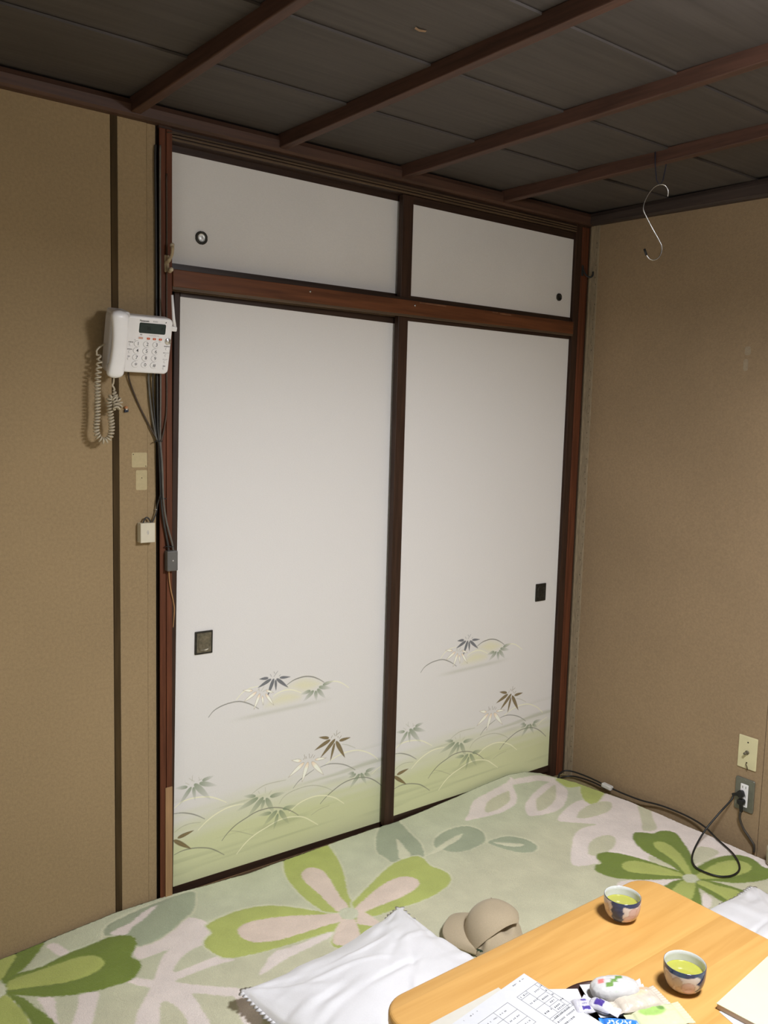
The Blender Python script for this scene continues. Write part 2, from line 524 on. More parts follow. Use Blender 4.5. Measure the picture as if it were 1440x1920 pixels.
# ------------------------------------------------------------------ pendant lamp (just outside the frame; it lights the room)
def pendant_lamp():
    x, y, z = LAMP_XYZ
    t = empty('pendant_lamp', (x, y, z))
    tag(t, 'round white pendant lamp hanging from the ceiling over the low table', 'lamp')
    tube('cord', [(0, 0, 0.08), (0, 0, 0.38)], 0.004, M['string'], t)
    lathe('ceiling_rose', [(0, 0.395), (0.045, 0.395), (0.04, 0.37), (0.006, 0.36), (0, 0.36)], M['lampshade'], t, seg=24)
    lathe('lamp_shade', [(0.03, 0.085), (0.10, 0.075), (0.20, 0.045), (0.235, 0.012), (0.232, 0.010), (0.197, 0.041), (0.10, 0.070), (0.03, 0.080)], M['lampshade'], t, seg=40)
    for r, e in ((0.17, 0), (0.115, 0)):
        pts = [(r * math.cos(a), r * math.sin(a), 0.012) for a in [2 * math.pi * k / 40 for k in range(41)]]
        tm = mat('fluorescent_tube', (0.9, 0.9, 0.9), 0.4, var=0.01, emit=((1.0, 0.96, 0.9), 0.0 if LAMP_DOWN == 0 else 6.0))
        tube('ring_tube', pts, 0.011, tm, t, seg=8)
    for nm, P, kind, zz, c in (('ring_tube_light', LAMP_DOWN, 'AREA', -0.005, LAMP_COLOR), ('shade_light', LAMP_AROUND, 'POINT', 0.12, LAMP_UP_COLOR)):
        ld = bpy.data.lights.new(nm, kind)
        ld.energy = P
        ld.color = c
        if kind == 'AREA':
            ld.shape = 'DISK'
            ld.size = 0.36
        else:
            ld.shadow_soft_size = 0.09
        lo = bpy.data.objects.new(nm, ld)
        COL.objects.link(lo)
        lo.parent = t
        lo.location = (0, 0, zz)
pendant_lamp()

# ------------------------------------------------------------------ room shell
ZF = -0.04
floor = struct(box('floor', (-1.75, -3.45, ZF - 0.05), (1.90, 0.12, ZF), M['tatami']))
XR = 1.812

wb = struct(box('wall_back', (-1.75, 0.012, ZF), (-0.05, 0.10, 2.42), M['hidden']))
box('wall_panel', (-1.75, 0.0, ZF), (-0.184, 0.012, 2.33), M['wall'], wb, bev=0.0015)
box('batten', (-0.1835, -0.002, ZF), (-0.1655, 0.012, 2.33), M['batten'], wb, bev=0.001)
box('wall_panel', (-0.165, -0.001, ZF), (-0.0815, 0.012, 2.33), M['wall'], wb, bev=0.0015)
box('wall_panel', (-0.0810, 0.0015, ZF), (-0.0545, 0.012, 2.33), M['wall'], wb, bev=0.0015)
box('batten', (-0.0545, 0.004, ZF), (-0.050, 0.012, 2.33), M['black'], wb)
for (x0, z0, x1, z1) in ((-0.1285, 1.3235, -0.083, 1.366), (-0.1165, 1.258, -0.083, 1.3155)):
    pr = prism('unfaded_patch', rrect(x1 - x0, z1 - z0, 0.004), 0, 0.0004, M['patch'], wb,
               mx=Matrix.Translation(((x0 + x1) / 2, -0.0010, (z0 + z1) / 2)) @ Matrix.Rotation(math.pi / 2, 4, 'X'))
bm = bmesh.new()
for x, z in ((-0.124, 1.361), (-0.087, 1.327), (-0.099, 1.293)):
    add_box(bm, (x - 0.0012, -0.0024, z - 0.0012), (x + 0.0012, -0.0008, z + 0.0012), 0.0005)
bm_obj('screw_hole', bm, M['black'], wb)

wc = struct(box('wall_closet_back', (-0.05, 0.10, ZF), (1.90, 0.14, 2.42), M['hidden']))

wr = struct(box('wall_right', (XR + 0.01, -3.45, ZF), (XR + 0.09, 0.10, 2.42), M['hidden']))
box('wall_panel', (XR, -0.9015, ZF), (XR + 0.012, 0.0, 2.33), M['wall_r'], wr, bev=0.001)
box('wall_panel', (XR, -3.4, ZF), (XR + 0.012, -0.9035, 2.33), M['wall_r'], wr, bev=0.001)
# paper edging strip in the corner with its row of staples
bm = bmesh.new()
rng = random.Random(4)
add_box(bm, (XR - 0.004, -0.058, ZF), (XR + 0.001, -0.016, 2.285), 0.0012)
add_box(bm, (XR - 0.007, -0.024, ZF), (XR + 0.001, -0.016, 2.285), 0.001)
bm_obj('edging_strip', bm, mat('pale_edging_paper', (0.30, 0.235, 0.15), 0.9, var=0.22, scale=(160, 160, 30), bump=0.5), wr)
bm = bmesh.new()
z = 0.0
while z < 2.2:
    z += rng.uniform(0.018, 0.045)
    yy = -0.049 + rng.uniform(-0.003, 0.003)
    l = rng.uniform(0.002, 0.006)
    add_box(bm, (XR - 0.0047, yy - 0.0009, z), (XR - 0.0038, yy + 0.0009, z + l))
st = bm_obj('staple', bm, M['batten'], wr)
st['kind'] = 'stuff'
# a scuffed pale rub mark on the right wall
for (y0, z0, y1, z1) in ((-0.745, 1.735, -0.722, 1.765), (-0.738, 1.680, -0.720, 1.722)):
    prism('rub_mark', rrect(y1 - y0, z1 - z0, 0.008), 0, 0.0003, mat('rubbed_paper', (0.300, 0.235, 0.155), 0.9, var=0.1, scale=(90, 90, 90)), wr,
          mx=Matrix.Translation((XR - 0.0001, (y0 + y1) / 2, (z0 + z1) / 2)) @ Matrix.Rotation(-math.pi / 2, 4, 'Y') @ Matrix.Rotation(math.pi / 2, 4, 'Z'))

struct(box('wall_left', (-1.80, -3.45, ZF), (-1.75, 0.10, 2.42), M['hidden']))
struct(box('wall_front', (-1.80, -3.50, ZF), (1.90, -3.45, 2.42), M['hidden']))
def fill_window(name, centre, w, h, axis, watts):
    """a made-up papered window outside the frame, added to carry a soft fill light"""
    n = {'x': Vector((1, 0, 0)), 'y': Vector((0, 1, 0))}[axis]
    e = {'x': Vector((0, 1, 0)), 'y': Vector((1, 0, 0))}[axis]
    c = Vector(centre)
    def bx(nm, u0, u1, z0, z1, d0, d1, m, parent=None):
        p, q = c + e * u0 + n * d0, c + e * u1 + n * d1
        lo = (min(p.x, q.x), min(p.y, q.y), c.z + z0)
        hi = (max(p.x, q.x), max(p.y, q.y), c.z + z1)
        return box(nm, lo, hi, m, parent)
    pane = struct(bx(name, -w / 2, w / 2, -h / 2, h / 2, 0.001, 0.006, mat('fill_window_paper', (0.85, 0.84, 0.80), 0.9, var=0.03, scale=(30, 30, 30))))
    for u in (-w / 2 - 0.02, -w / 6, w / 6, w / 2 + 0.02):
        bx('fill_window_frame', u - 0.012, u + 0.012, -h / 2 - 0.03, h / 2 + 0.03, 0.0, 0.02, M['frame_v'], pane)
    for z in (-h / 2 - 0.02, 0.0, h / 2 + 0.02):
        bx('fill_window_frame', -w / 2 - 0.03, w / 2 + 0.03, z - 0.012, z + 0.012, 0.0, 0.02, M['frame_h'], pane)
    ld = bpy.data.lights.new(name + '_fill_light', 'AREA')  # added area light in front of the pane, soft fill for the room
    ld.shape = 'RECTANGLE'
    ld.size, ld.size_y = w, h
    ld.energy = watts
    ld.color = FILL_COLOR
    lo = bpy.data.objects.new(name + '_fill_light', ld)
    COL.objects.link(lo)
    lo.location = c + n * 0.03
    lo.rotation_euler = (0, -math.pi / 2, 0) if axis == 'x' else (math.pi / 2, 0, 0)
    if axis == 'x':
        ld.size, ld.size_y = h, w
fill_window('fill_window_1', (-1.75, -1.75, 1.05), 1.5, 1.2, 'x', FILL_LEFT)

# ceiling: long grey boards lapped like clapboards, held by wooden battens
ce = struct(box('ceiling', (-1.80, -3.50, 2.36), (1.90, 0.14, 2.42), M['hidden']))
edges = [0.0, -0.372, -0.722, -1.075, -1.425, -1.775, -2.125, -2.475, -2.825, -3.175, -3.45]
for k in range(len(edges) - 1):
    y0, y1 = edges[k], edges[k + 1] - 0.012
    zz0, zz1 = 2.331, 2.323            # the room-side edge laps under the next board
    th = 0.006
    vs = [(-1.75, y0, zz0), (XR, y0, zz0), (XR, y1, zz1), (-1.75, y1, zz1),
          (-1.75, y0, zz0 + th), (XR, y0, zz0 + th), (XR, y1, zz1 + th), (-1.75, y1, zz1 + th)]
    fs = [(3, 2, 1, 0), (4, 5, 6, 7), (0, 1, 5, 4), (1, 2, 6, 5), (2, 3, 7, 6), (3, 0, 4, 7)]
    pyd('ceiling_board', vs, fs, M['ceil'], ce)
for xb in (-1.558, -1.080, -0.604, -0.124, 0.340, 0.815, 1.294):
    bm = bmesh.new()
    add_box(bm, (xb - 0.0145, -3.45, 2.288), (xb + 0.0145, -0.02, 2.3295), 0.003)
    bm_obj('ceiling_batten', bm, M['beam'], ce)
prism('scuff_mark', [(0, 0), (0.012, 0.004), (0.03, -0.001), (0.032, 0.006), (0.02, 0.012), (0.004, 0.009)], 0, 0.0004,
      mat('bare_wood_scuff', (0.30, 0.19, 0.11), 0.8, var=0.2, scale=(90, 90, 90)), ce, mx=Matrix.Translation((0.168, -0.868, 2.3252)) @ Matrix.Rotation(-0.012, 4, 'X') )

def moulding(name, a, b, n, mm, ztop=2.329):
    """cornice with a sloped face between points a and b on a wall; n points into the room"""
    a, b, n = Vector(a), Vector(b), Vector(n)
    prof = [(0, 0), (0.026, 0.0), (0.034, 0.006), (0.036, 0.030), (0.030, 0.044), (0, 0.050)]
    vs = [p + n * d + Vector((0, 0, z * (ztop - p.z) / 0.050)) for p in (a, b) for d, z in prof]
    k = len(prof)
    fs = [(i, (i + 1) % k, k + (i + 1) % k, k + i) for i in range(k)] + [tuple(range(k))[::-1], tuple(range(k, 2 * k))]
    bm = bmesh.new()
    V = [bm.verts.new(v) for v in vs]
    for f in fs:
        bm.faces.new([V[i] for i in f])
    return struct(bm_obj(name, bm, mm))
moulding('trim_1', (-1.75, 0.001, 2.279), (XR, 0.001, 2.279), (0, -1, 0), M['mould'])
moulding('trim_2', (XR, 0.0, 2.281), (XR, -3.45, 2.200), (-1, 0, 0), M['mould_dk'])

# closet frame
pl = struct(box('trim_3', (-0.0500, -0.011, ZF), (-0.0115, 0.09, 2.279), M['frame_v']))
box('post_strip', (-0.0500, -0.015, ZF), (-0.0310, 0.0, 2.272), M['post'], pl, bev=0.002)
box('post_strip', (-0.0295, -0.015, ZF), (-0.0115, 0.0, 2.272), M['post'], pl, bev=0.002)
box('repair_strip', (-0.0345, -0.0185, ZF), (-0.0120, -0.0140, 0.350), M['newwood'], pl, bev=0.001)
prr = struct(box('trim_4', (1.722, -0.011, ZF), (1.806, 0.09, 2.279), M['frame_v']))
box('post_strip', (1.722, -0.013, ZF), (1.756, 0.0, 2.272), M['frame_v'], prr, bev=0.002)
box('post_strip', (1.758, -0.016, ZF), (1.797, 0.0, 2.272), M['post'], prr, bev=0.003)
# head rail of the upper closet, its grooves showing as pale lines
hd = struct(box('trim_5', (-0.0115, -0.006, 2.246), (1.722, 0.09, 2.279), M['frame_h']))
for z0 in (2.2465, 2.2555, 2.2645):
    box('groove_ridge', (-0.0115, -0.0125, z0), (1.722, -0.004, z0 + 0.0055), M['track'], hd, bev=0.001)
# the broad rail between the upper and lower panels
md = struct(box('trim_6', (-0.0115, -0.020, 1.8415), (1.722, 0.07, 1.8905), M['rail'], bev=0.002))
box('rail_ledge', (-0.0115, -0.006, 1.8915), (1.722, 0.07, 1.9000), M['frame_h'], md)
for y0, y1 in ((-0.018, -0.010), (0.016, 0.024), (0.050, 0.058)):
    box('groove_ridge', (-0.0115, y0, 1.8335), (1.722, y1, 1.8425), M['track'], md, bev=0.0008)
bm = bmesh.new()
for x0, x1, z0, z1 in ((0.905, 1.03, 1.884, 1.8885), (1.26, 1.29, 1.8855, 1.8885), (1.30, 1.36, 1.883, 1.887)):
    add_box(bm, (x0, -0.0206, z0), (x1, -0.0198, z1), 0.0003)
bm_obj('worn_edge', bm, mat('bare_worn_wood', (0.19, 0.085, 0.042), 0.6, var=0.35, scale=(30, 90, 90)), md)
for x, z in ((0.452, 1.876), (0.884, 1.8745)):
    bm = bmesh.new()
    add_lathe(bm, [(0, 0.004), (0.003, 0.0035), (0.0036, 0.0015), (0.0036, 0.0)], 12, Matrix.Translation((x, -0.0199, z)) @ Matrix.Rotation(math.pi / 2, 4, 'X'))
    bm_obj('nail_head', bm, M['chrome'], md, smooth=True)
sl = struct(box('trim_7', (-0.0115, -0.012, ZF - 0.01), (1.722, 0.09, -0.033), M['newwood']))
for y0 in (0.012, 0.045):
    box('groove_ridge', (-0.0115, y0 - 0.03, -0.034), (1.722, y0 - 0.022, -0.030), M['track'], sl)

# ------------------------------------------------------------------ printed paper of the lower sliding panels
RUG_SHAPES = [
 ('white',[(-213,-213),(-193,-198),(-136,-200),(-78,-176),(-32,-152),(-5,-169),(15,-201),(0,-221),(-2,-253),(-25,-276),(-44,-294),(-73,-298),(-109,-310),(-138,-331),(-157,-352),(-156,-364),(-114,-364),(-32,-365),(-1,-404),(-49,-398),(-112,-394),(-144,-394),(-172,-399),(-143,-433),(-95,-477),(-41,-528),(-40,-590),(-65,-669),(-103,-642),(-75,-544),(-91,-525),(-127,-490),(-157,-469),(-159,-506),(-163,-544),(-169,-595),(-180,-633),(-223,-602),(-214,-563),(-208,-531),(-212,-488),(-219,-463),(-232,-451),(-246,-469),(-269,-522),(-287,-564),(-340,-525),(-319,-486),(-295,-448),(-268,-417),(-243,-393),(-240,-379),(-258,-356),(-275,-324),(-248,-325),(-219,-357),(-199,-333),(-158,-282),(-131,-265),(-143,-262),(-181,-260),(-212,-258),(-220,-237)]),
 ('white',[(-478,-244),(-447,-265),(-456,-311),(-468,-375),(-475,-438),(-485,-430),(-478,-355),(-480,-299),(-481,-267)]),
 ('white',[(-390,-299),(-350,-317),(-375,-373),(-403,-424),(-437,-477),(-478,-447),(-442,-394),(-414,-350)]),
 ('white',[(-397,-41),(-381,-34),(-368,-54),(-355,-103),(-364,-110),(-381,-107),(-390,-77)]),
 ('pale',[(-270,-96),(-246,-73),(-227,-46),(-240,-78),(-261,-103)]),
 ('grey',[(-252,-88),(-230,-54),(-184,-45),(-115,-34),(-64,-30),(-11,-26),(45,-24),(54,-36),(31,-89),(3,-130),(-31,-149),(-78,-176),(-136,-200),(-191,-199),(-191,-175),(-190,-145),(-208,-125),(-233,-106)]),
 ('white',[(-236,-97),(-209,-86),(-175,-83),(-123,-55),(-73,-43),(-89,-58),(-133,-88),(-174,-106),(-205,-127)]),
 ('dark',[(-525,-118),(-497,-106),(-438,-119),(-393,-112),(-353,-108),(-282,-109),(-251,-107),(-216,-119),(-195,-135),(-188,-162),(-198,-192),(-222,-224),(-224,-237),(-216,-264),(-222,-287),(-243,-312),(-272,-323),(-327,-315),(-377,-300),(-418,-281),(-460,-253),(-505,-212),(-526,-193),(-540,-176)]),
 ('light',[(-527,-134),(-501,-123),(-441,-130),(-380,-137),(-332,-146),(-303,-169),(-293,-198),(-300,-221),(-326,-235),(-362,-235),(-402,-228),(-452,-202),(-505,-176),(-531,-162)]),
 ('dark',[(-535,-45),(-485,19),(-420,32),(-396,-11),(-410,-34),(-451,-79),(-486,-104),(-512,-114),(-528,-130),(-536,-117)]),
 ('light',[(-534,-8),(-502,33),(-476,11),(-477,-30),(-508,-71),(-536,-110),(-554,-95)]),
 ('dark',[(-540,-176),(-526,-193),(-511,-211),(-495,-269),(-480,-330),(-473,-371),(-473,-451),(-528,-431),(-520,-332),(-526,-264),(-533,-207)]),
 ('light',[(-542,-174),(-532,-217),(-524,-271),(-521,-328),(-523,-413),(-539,-445),(-628,-379),(-579,-172),(-556,-183)]),
 ('cent',[(-560,-119),(-544,-121),(-535,-131),(-533,-154),(-540,-172),(-555,-180),(-572,-170)]),
 ('white',[(22,-499),(55,-468),(107,-435),(173,-439),(287,-438),(312,-456),(262,-464),(187,-472),(114,-480),(56,-495)]),
 ('lime',[(370,-393),(360,-369),(331,-345),(306,-314),(274,-277),(241,-239),(203,-211),(160,-197),(108,-190),(51,-199),(11,-212),(2,-223),(4,-254),(-21,-271),(-35,-285),(-42,-314),(-31,-361),(-17,-384),(21,-401),(86,-415),(149,-422),(213,-430),(287,-438),(312,-456),(355,-436)]),
 ('beige',[(371,-381),(332,-360),(279,-328),(225,-297),(173,-276),(123,-265),(86,-270),(68,-290),(63,-318),(75,-352),(93,-368),(136,-387),(183,-394),(249,-402),(301,-407),(346,-416)]),
 ('lime',[(409,9),(474,17),(565,31),(569,-6),(551,-91),(526,-158),(496,-220),(464,-276),(440,-325),(434,-352),(420,-375),(391,-380),(362,-373),(333,-343),(330,-319),(324,-260),(328,-198),(337,-136),(358,-71)]),
 ('beige',[(395,-118),(420,-101),(443,-106),(458,-132),(457,-173),(439,-239),(421,-302),(411,-359),(387,-386),(374,-377),(365,-362),(369,-320),(375,-251),(376,-194),(380,-148)]),
 ('grey',[(713,-103),(761,-46),(821,0),(880,11),(882,-34),(861,-130),(850,-181),(823,-231),(798,-264),(786,-256),(692,-235),(685,-193),(684,-149)]),
 ('pale',[(798,-113),(780,-191),(760,-238),(721,-228),(749,-182)]),
 ('lime',[(420,-375),(434,-352),(476,-332),(559,-292),(628,-259),(689,-239),(749,-237),(782,-248),(789,-275),(777,-320),(790,-356),(793,-393),(779,-425),(743,-449),(683,-465),(623,-470),(563,-465),(486,-457),(441,-450),(418,-426)]),
 ('beige',[(420,-383),(493,-353),(557,-330),(610,-318),(652,-322),(677,-339),(684,-369),(665,-395),(618,-411),(560,-417),(492,-416),(441,-416),(412,-421)]),
 ('lime',[(338,-428),(383,-427),(410,-437),(444,-512),(451,-597),(380,-594),(257,-506)]),
 ('beige',[(350,-411),(383,-427),(373,-461),(329,-535),(267,-491)]),
 ('beige',[(417,-407),(433,-419),(436,-456),(431,-502),(380,-458),(397,-428)]),
 ('cent',[(369,-373),(387,-364),(408,-370),(419,-391),(407,-418),(386,-429),(368,-420),(358,-400)]),
 ('grey',[(897,-202),(932,-179),(993,-168),(1052,-176),(1084,-200),(1092,-241),(1076,-277),(1047,-305),(1002,-314),(955,-316),(911,-303),(891,-283),(883,-261),(873,-237)]),
 ('pale',[(809,-261),(879,-241),(945,-223),(1003,-216),(1018,-220),(980,-241),(916,-255),(864,-265),(822,-264)]),
 ('grey',[(1053,-315),(1102,-313),(1147,-329),(1175,-369),(1184,-405),(1175,-439),(1138,-454),(1100,-439),(1076,-405),(1058,-364)]),
 ('pale',[(1069,-326),(1105,-357),(1146,-396),(1129,-405),(1100,-388),(1075,-353)]),
 ('white',[(1093,-153),(1147,-116),(1192,-81),(1233,-62),(1321,-53),(1434,-40),(1459,-27),(1467,-45),(1431,-74),(1398,-125),(1351,-164),(1308,-177),(1236,-182),(1175,-172),(1121,-162)]),
 ('base',[(1203,-146),(1244,-110),(1295,-91),(1390,-83),(1372,-111),(1340,-139),(1274,-156),(1230,-158)]),
 ('white',[(1438,-55),(1472,-40),(1550,-42),(1645,-37),(1681,-79),(1639,-110),(1594,-83),(1502,-74),(1446,-66)]),
 ('white',[(1371,-196),(1403,-175),(1484,-141),(1608,-101),(1660,-92),(1649,-125),(1635,-179),(1578,-231),(1503,-276),(1440,-291),(1376,-281),(1329,-261),(1336,-235)]),
 ('base',[(1406,-222),(1451,-183),(1523,-160),(1620,-126),(1582,-167),(1527,-214),(1468,-244),(1417,-255),(1387,-251)]),
 ('white',[(1393,-342),(1469,-305),(1559,-281),(1644,-285),(1719,-299),(1778,-260),(1792,-331),(1820,-418),(1830,-514),(1796,-636),(1789,-739),(1795,-818),(1800,-901),(1799,-951),(1696,-1008),(1733,-912),(1645,-851),(1525,-842),(1435,-873),(1453,-798),(1411,-714),(1403,-696),(1342,-642),(1308,-605),(1291,-606),(1262,-635),(1179,-596),(1305,-488),(1367,-450),(1431,-438),(1487,-448),(1417,-379)]),
 ('lime',[(1678,-85),(1754,-72),(1765,-147),(1800,-246),(1712,-299),(1621,-333),(1615,-288),(1677,-214),(1710,-187),(1658,-166),(1664,-118)]),
 ('base',[(1484,-359),(1538,-335),(1620,-326),(1678,-339),(1684,-367),(1637,-399),(1576,-405),(1503,-393),(1474,-374)]),
 ('base',[(1300,-563),(1359,-525),(1417,-518),(1458,-532),(1453,-563),(1403,-595),(1346,-607),(1308,-605),(1286,-584)]),
 ('base',[(1809,-394),(1828,-440),(1719,-531),(1649,-600),(1597,-579),(1662,-522)]),
 ('base',[(1455,-707),(1462,-762),(1453,-798),(1419,-744)]),
 ('base',[(1611,-777),(1670,-778),(1679,-837),(1556,-839),(1535,-824)]),
 ('white',[(1226,-756),(1410,-861),(1369,-861),(1273,-871),(1204,-864),(1171,-821)]),
 ('white',[(1385,-959),(1381,-993),(1315,-1024),(1270,-1032)]),
 ('dark',[(1230,-649),(1250,-639),(1273,-643),(1291,-606),(1320,-595),(1357,-612),(1390,-656),(1420,-720),(1436,-780),(1452,-838),(1426,-867),(1389,-847),(1319,-804),(1245,-747),(1216,-697),(1214,-668)]),
 ('light',[(1324,-690),(1351,-685),(1390,-705),(1419,-756),(1435,-815),(1448,-847),(1432,-857),(1392,-822),(1343,-775),(1310,-740),(1303,-712)]),
 ('dark',[(1525,-585),(1555,-571),(1581,-585),(1605,-612),(1639,-614),(1671,-630),(1679,-663),(1641,-719),(1600,-770),(1532,-834),(1476,-879),(1435,-873),(1457,-801),(1463,-738),(1469,-672),(1493,-617)]),
 ('light',[(1539,-662),(1565,-660),(1582,-679),(1580,-717),(1555,-764),(1518,-812),(1464,-870),(1447,-859),(1478,-809),(1507,-743),(1518,-693)]),
 ('dark',[(1481,-859),(1520,-850),(1605,-848),(1677,-861),(1726,-888),(1740,-930),(1717,-975),(1719,-1000),(1708,-1028),(1654,-1031),(1599,-1015),(1536,-983),(1492,-935),(1459,-901)]),
 ('light',[(1453,-880),(1520,-874),(1608,-875),(1670,-893),(1695,-923),(1685,-953),(1655,-967),(1598,-963),(1538,-945),(1472,-904)]),
 ('dark',[(1422,-909),(1461,-902),(1491,-946),(1514,-1012),(1513,-1038),(1469,-1132),(1384,-1160),(1392,-1058),(1401,-970)]),
 ('light',[(1434,-906),(1463,-909),(1474,-957),(1497,-1016),(1463,-1067),(1396,-1081),(1420,-1016),(1429,-958)]),
 ('dark',[(1422,-870),(1430,-903),(1385,-949),(1292,-1018),(1185,-1067),(1156,-952),(1238,-867),(1284,-857),(1369,-855)]),
 ('light',[(1410,-872),(1428,-902),(1361,-943),(1283,-972),(1225,-1000),(1207,-938),(1282,-898),(1348,-880)]),
 ('cent',[(1428,-857),(1458,-857),(1472,-876),(1459,-895),(1426,-900),(1409,-883)]),
]
LEAVES = [
 ('slate',348,617,313,619,5.2),
 ('slate',359,612,308,590,6.1),
 ('slate',369,612,345,554,6.6),
 ('slate',376,607,378,568,4.7),
 ('slate',379,610,426,571,6.2),
 ('slate',391,611,434,607,4.7),
 ('white',290,584,252,592,5.6),
 ('white',305,578,255,551,6.1),
 ('white',317,570,294,518,6.1),
 ('white',326,561,330,526,4.7),
 ('white',338,566,371,519,5.6),
 ('white',340,576,370,563,4.7),
 ('fade',515,545,475,538,6.4),
 ('fade',528,543,485,511,7.8),
 ('fade',536,541,540,503,7.4),
 ('fade',543,546,578,506,7.9),
 ('fade',549,552,603,538,7.4),
 ('fade',565,557,614,564,6.4),
 ('brown',596,359,552,371,5.9),
 ('brown',602,352,535,327,7.4),
 ('brown',622,350,560,294,7.8),
 ('brown',620,336,603,272,5.6),
 ('brown',626,342,667,271,8.6),
 ('brown',640,340,690,342,6.0),
 ('white',483,301,442,313,6.5),
 ('white',494,293,430,254,8.0),
 ('white',510,291,486,223,8.8),
 ('white',525,289,577,228,8.8),
 ('white',538,293,588,289,5.5),
 ('fade',708,206,677,208,5.7),
 ('fade',717,199,681,191,6.9),
 ('fade',734,196,688,149,8.1),
 ('fade',739,197,766,148,7.7),
 ('fade',756,193,788,171,7.0),
 ('fade',761,198,810,203,7.0),
 ('fade',61,312,17,318,6.2),
 ('fade',74,309,30,256,7.3),
 ('fade',81,307,87,259,6.2),
 ('fade',84,317,143,248,10.2),
 ('fade',101,315,165,291,8.4),
 ('fade',111,321,153,327,6.2),
 ('fade',305,220,257,232,6.5),
 ('fade',315,212,233,186,8.9),
 ('fade',335,209,272,151,9.7),
 ('fade',338,199,324,159,6.6),
 ('fade',345,203,379,138,9.7),
 ('fade',360,204,422,204,7.8),
 ('fade',366,146,313,150,7.0),
 ('fade',388,148,333,106,9.0),
 ('fade',392,136,375,79,6.7),
 ('fade',398,146,438,85,9.1),
 ('fade',411,147,469,146,7.9),
 ('brown',27,153,84,163,6.5),
 ('brown',14,150,75,103,7.6),
]
STROKES = [
 ('slate',1.5,[(369,618),(384,635)]),
 ('slate',1.5,[(373,628),(369,635)]),
 ('slate',1.5,[(360,620),(355,629)]),
 ('slate',1.5,[(389,617),(395,621)]),
 ('gthin',1.6,[(309,582),(315,589)]),
 ('gthin',1.6,[(321,577),(332,591)]),
 ('gthin',1.6,[(328,574),(342,579)]),
 ('gthin',1.6,[(315,578),(313,586)]),
 ('gdark',2.2,[(132,525),(149,542),(176,553),(208,558),(240,557),(268,547),(293,533),(312,519)]),
 ('gdark',2.6,[(421,582),(445,593),(472,598),(498,598),(526,591),(553,577),(570,565)]),
 ('paleline',2.4,[(368,552),(394,562),(420,564),(446,559),(477,544)]),
 ('paleline',2.4,[(577,560),(600,563),(628,558),(653,545),(677,527)]),
 ('paleline',2,[(230,564),(252,584),(280,594),(309,596)]),
 ('brown',1.5,[(627,360),(629,380)]),
 ('brown',1.5,[(629,365),(643,371)]),
 ('brown',1.5,[(622,362),(617,371)]),
 ('brown',1.5,[(640,348),(649,357)]),
 ('brown',1.5,[(605,357),(610,365)]),
 ('brown',1.5,[(635,352),(634,358)]),
 ('brown',1.5,[(498,305),(494,321)]),
 ('brown',1.5,[(516,304),(514,320)]),
 ('brown',1.5,[(521,303),(529,314)]),
 ('brown',1.5,[(531,302),(537,309)]),
 ('brown',1.5,[(504,305),(501,313)]),
 ('brown',1.5,[(491,304),(492,308)]),
 ('gdark',2,[(562,261),(592,264),(626,259),(662,247),(691,231),(713,215)]),
 ('gdark',1.8,[(535,258),(507,247),(474,232),(452,212)]),
 ('gdark',2.2,[(564,126),(587,144),(622,163),(657,177),(692,183),(729,182),(766,174),(804,153),(843,120)]),
 ('paleline',2.4,[(585,266),(619,281),(654,289),(689,291),(726,286),(763,271),(793,252),(816,231)]),
 ('paleline',2.4,[(790,183),(814,196),(844,205)]),
 ('paleline',2.6,[(437,127),(469,148),(509,158),(546,159),(584,151),(623,134),(644,119),(666,101)]),
 ('gthin',1.6,[(397,170),(413,189),(445,201),(498,205),(542,199),(587,180),(615,161)]),
 ('gthin',1.6,[(527,94),(561,106),(602,110)]),
 ('gthin',1.6,[(653,324),(678,316),(711,298)]),
 ('gdark',2.2,[(15,236),(42,232),(72,221),(96,208),(120,191)]),
 ('gdark',2.2,[(182,100),(201,119),(233,140),(272,154),(306,164),(340,166),(374,162),(409,151),(445,131),(474,108)]),
 ('gdark',2.2,[(17,101),(42,106),(72,105),(106,98),(141,85),(169,66),(190,49)]),
 ('paleline',2.6,[(15,254),(42,268),(75,271),(109,267),(143,258),(171,243),(197,226)]),
 ('paleline',2.8,[(97,159),(124,179),(156,195),(194,206),(226,208),(259,205)]),
 ('paleline',2.6,[(236,38),(270,68),(307,87),(347,99),(389,110),(424,112),(459,107),(496,95),(529,72),(556,51)]),
 ('gthin',1.6,[(18,175),(42,186),(72,189),(106,183)]),
 ('gthin',1.6,[(291,231),(318,244),(352,251),(421,248)]),
 ('gthin',1.6,[(207,126),(240,115),(297,86)]),
 ('gthin',1.3,[(76,328),(78,346)]),
 ('gthin',1.3,[(84,324),(66,339)]),
 ('gthin',1.3,[(102,326),(99,335)]),
 ('gthin',1.3,[(99,324),(110,327)]),
 ('gthin',1.3,[(67,318),(54,327)]),
 ('gthin',1.3,[(342,223),(342,241)]),
 ('gthin',1.3,[(320,225),(315,234)]),
 ('gthin',1.3,[(356,214),(366,224)]),
]
GLOWS = [[(411,569),(450,591),(498,597),(563,566),(527,545),(482,541),(437,561)],[(351,538),(389,559),(433,561),(477,542),(473,519),(403,513),(335,518)]]


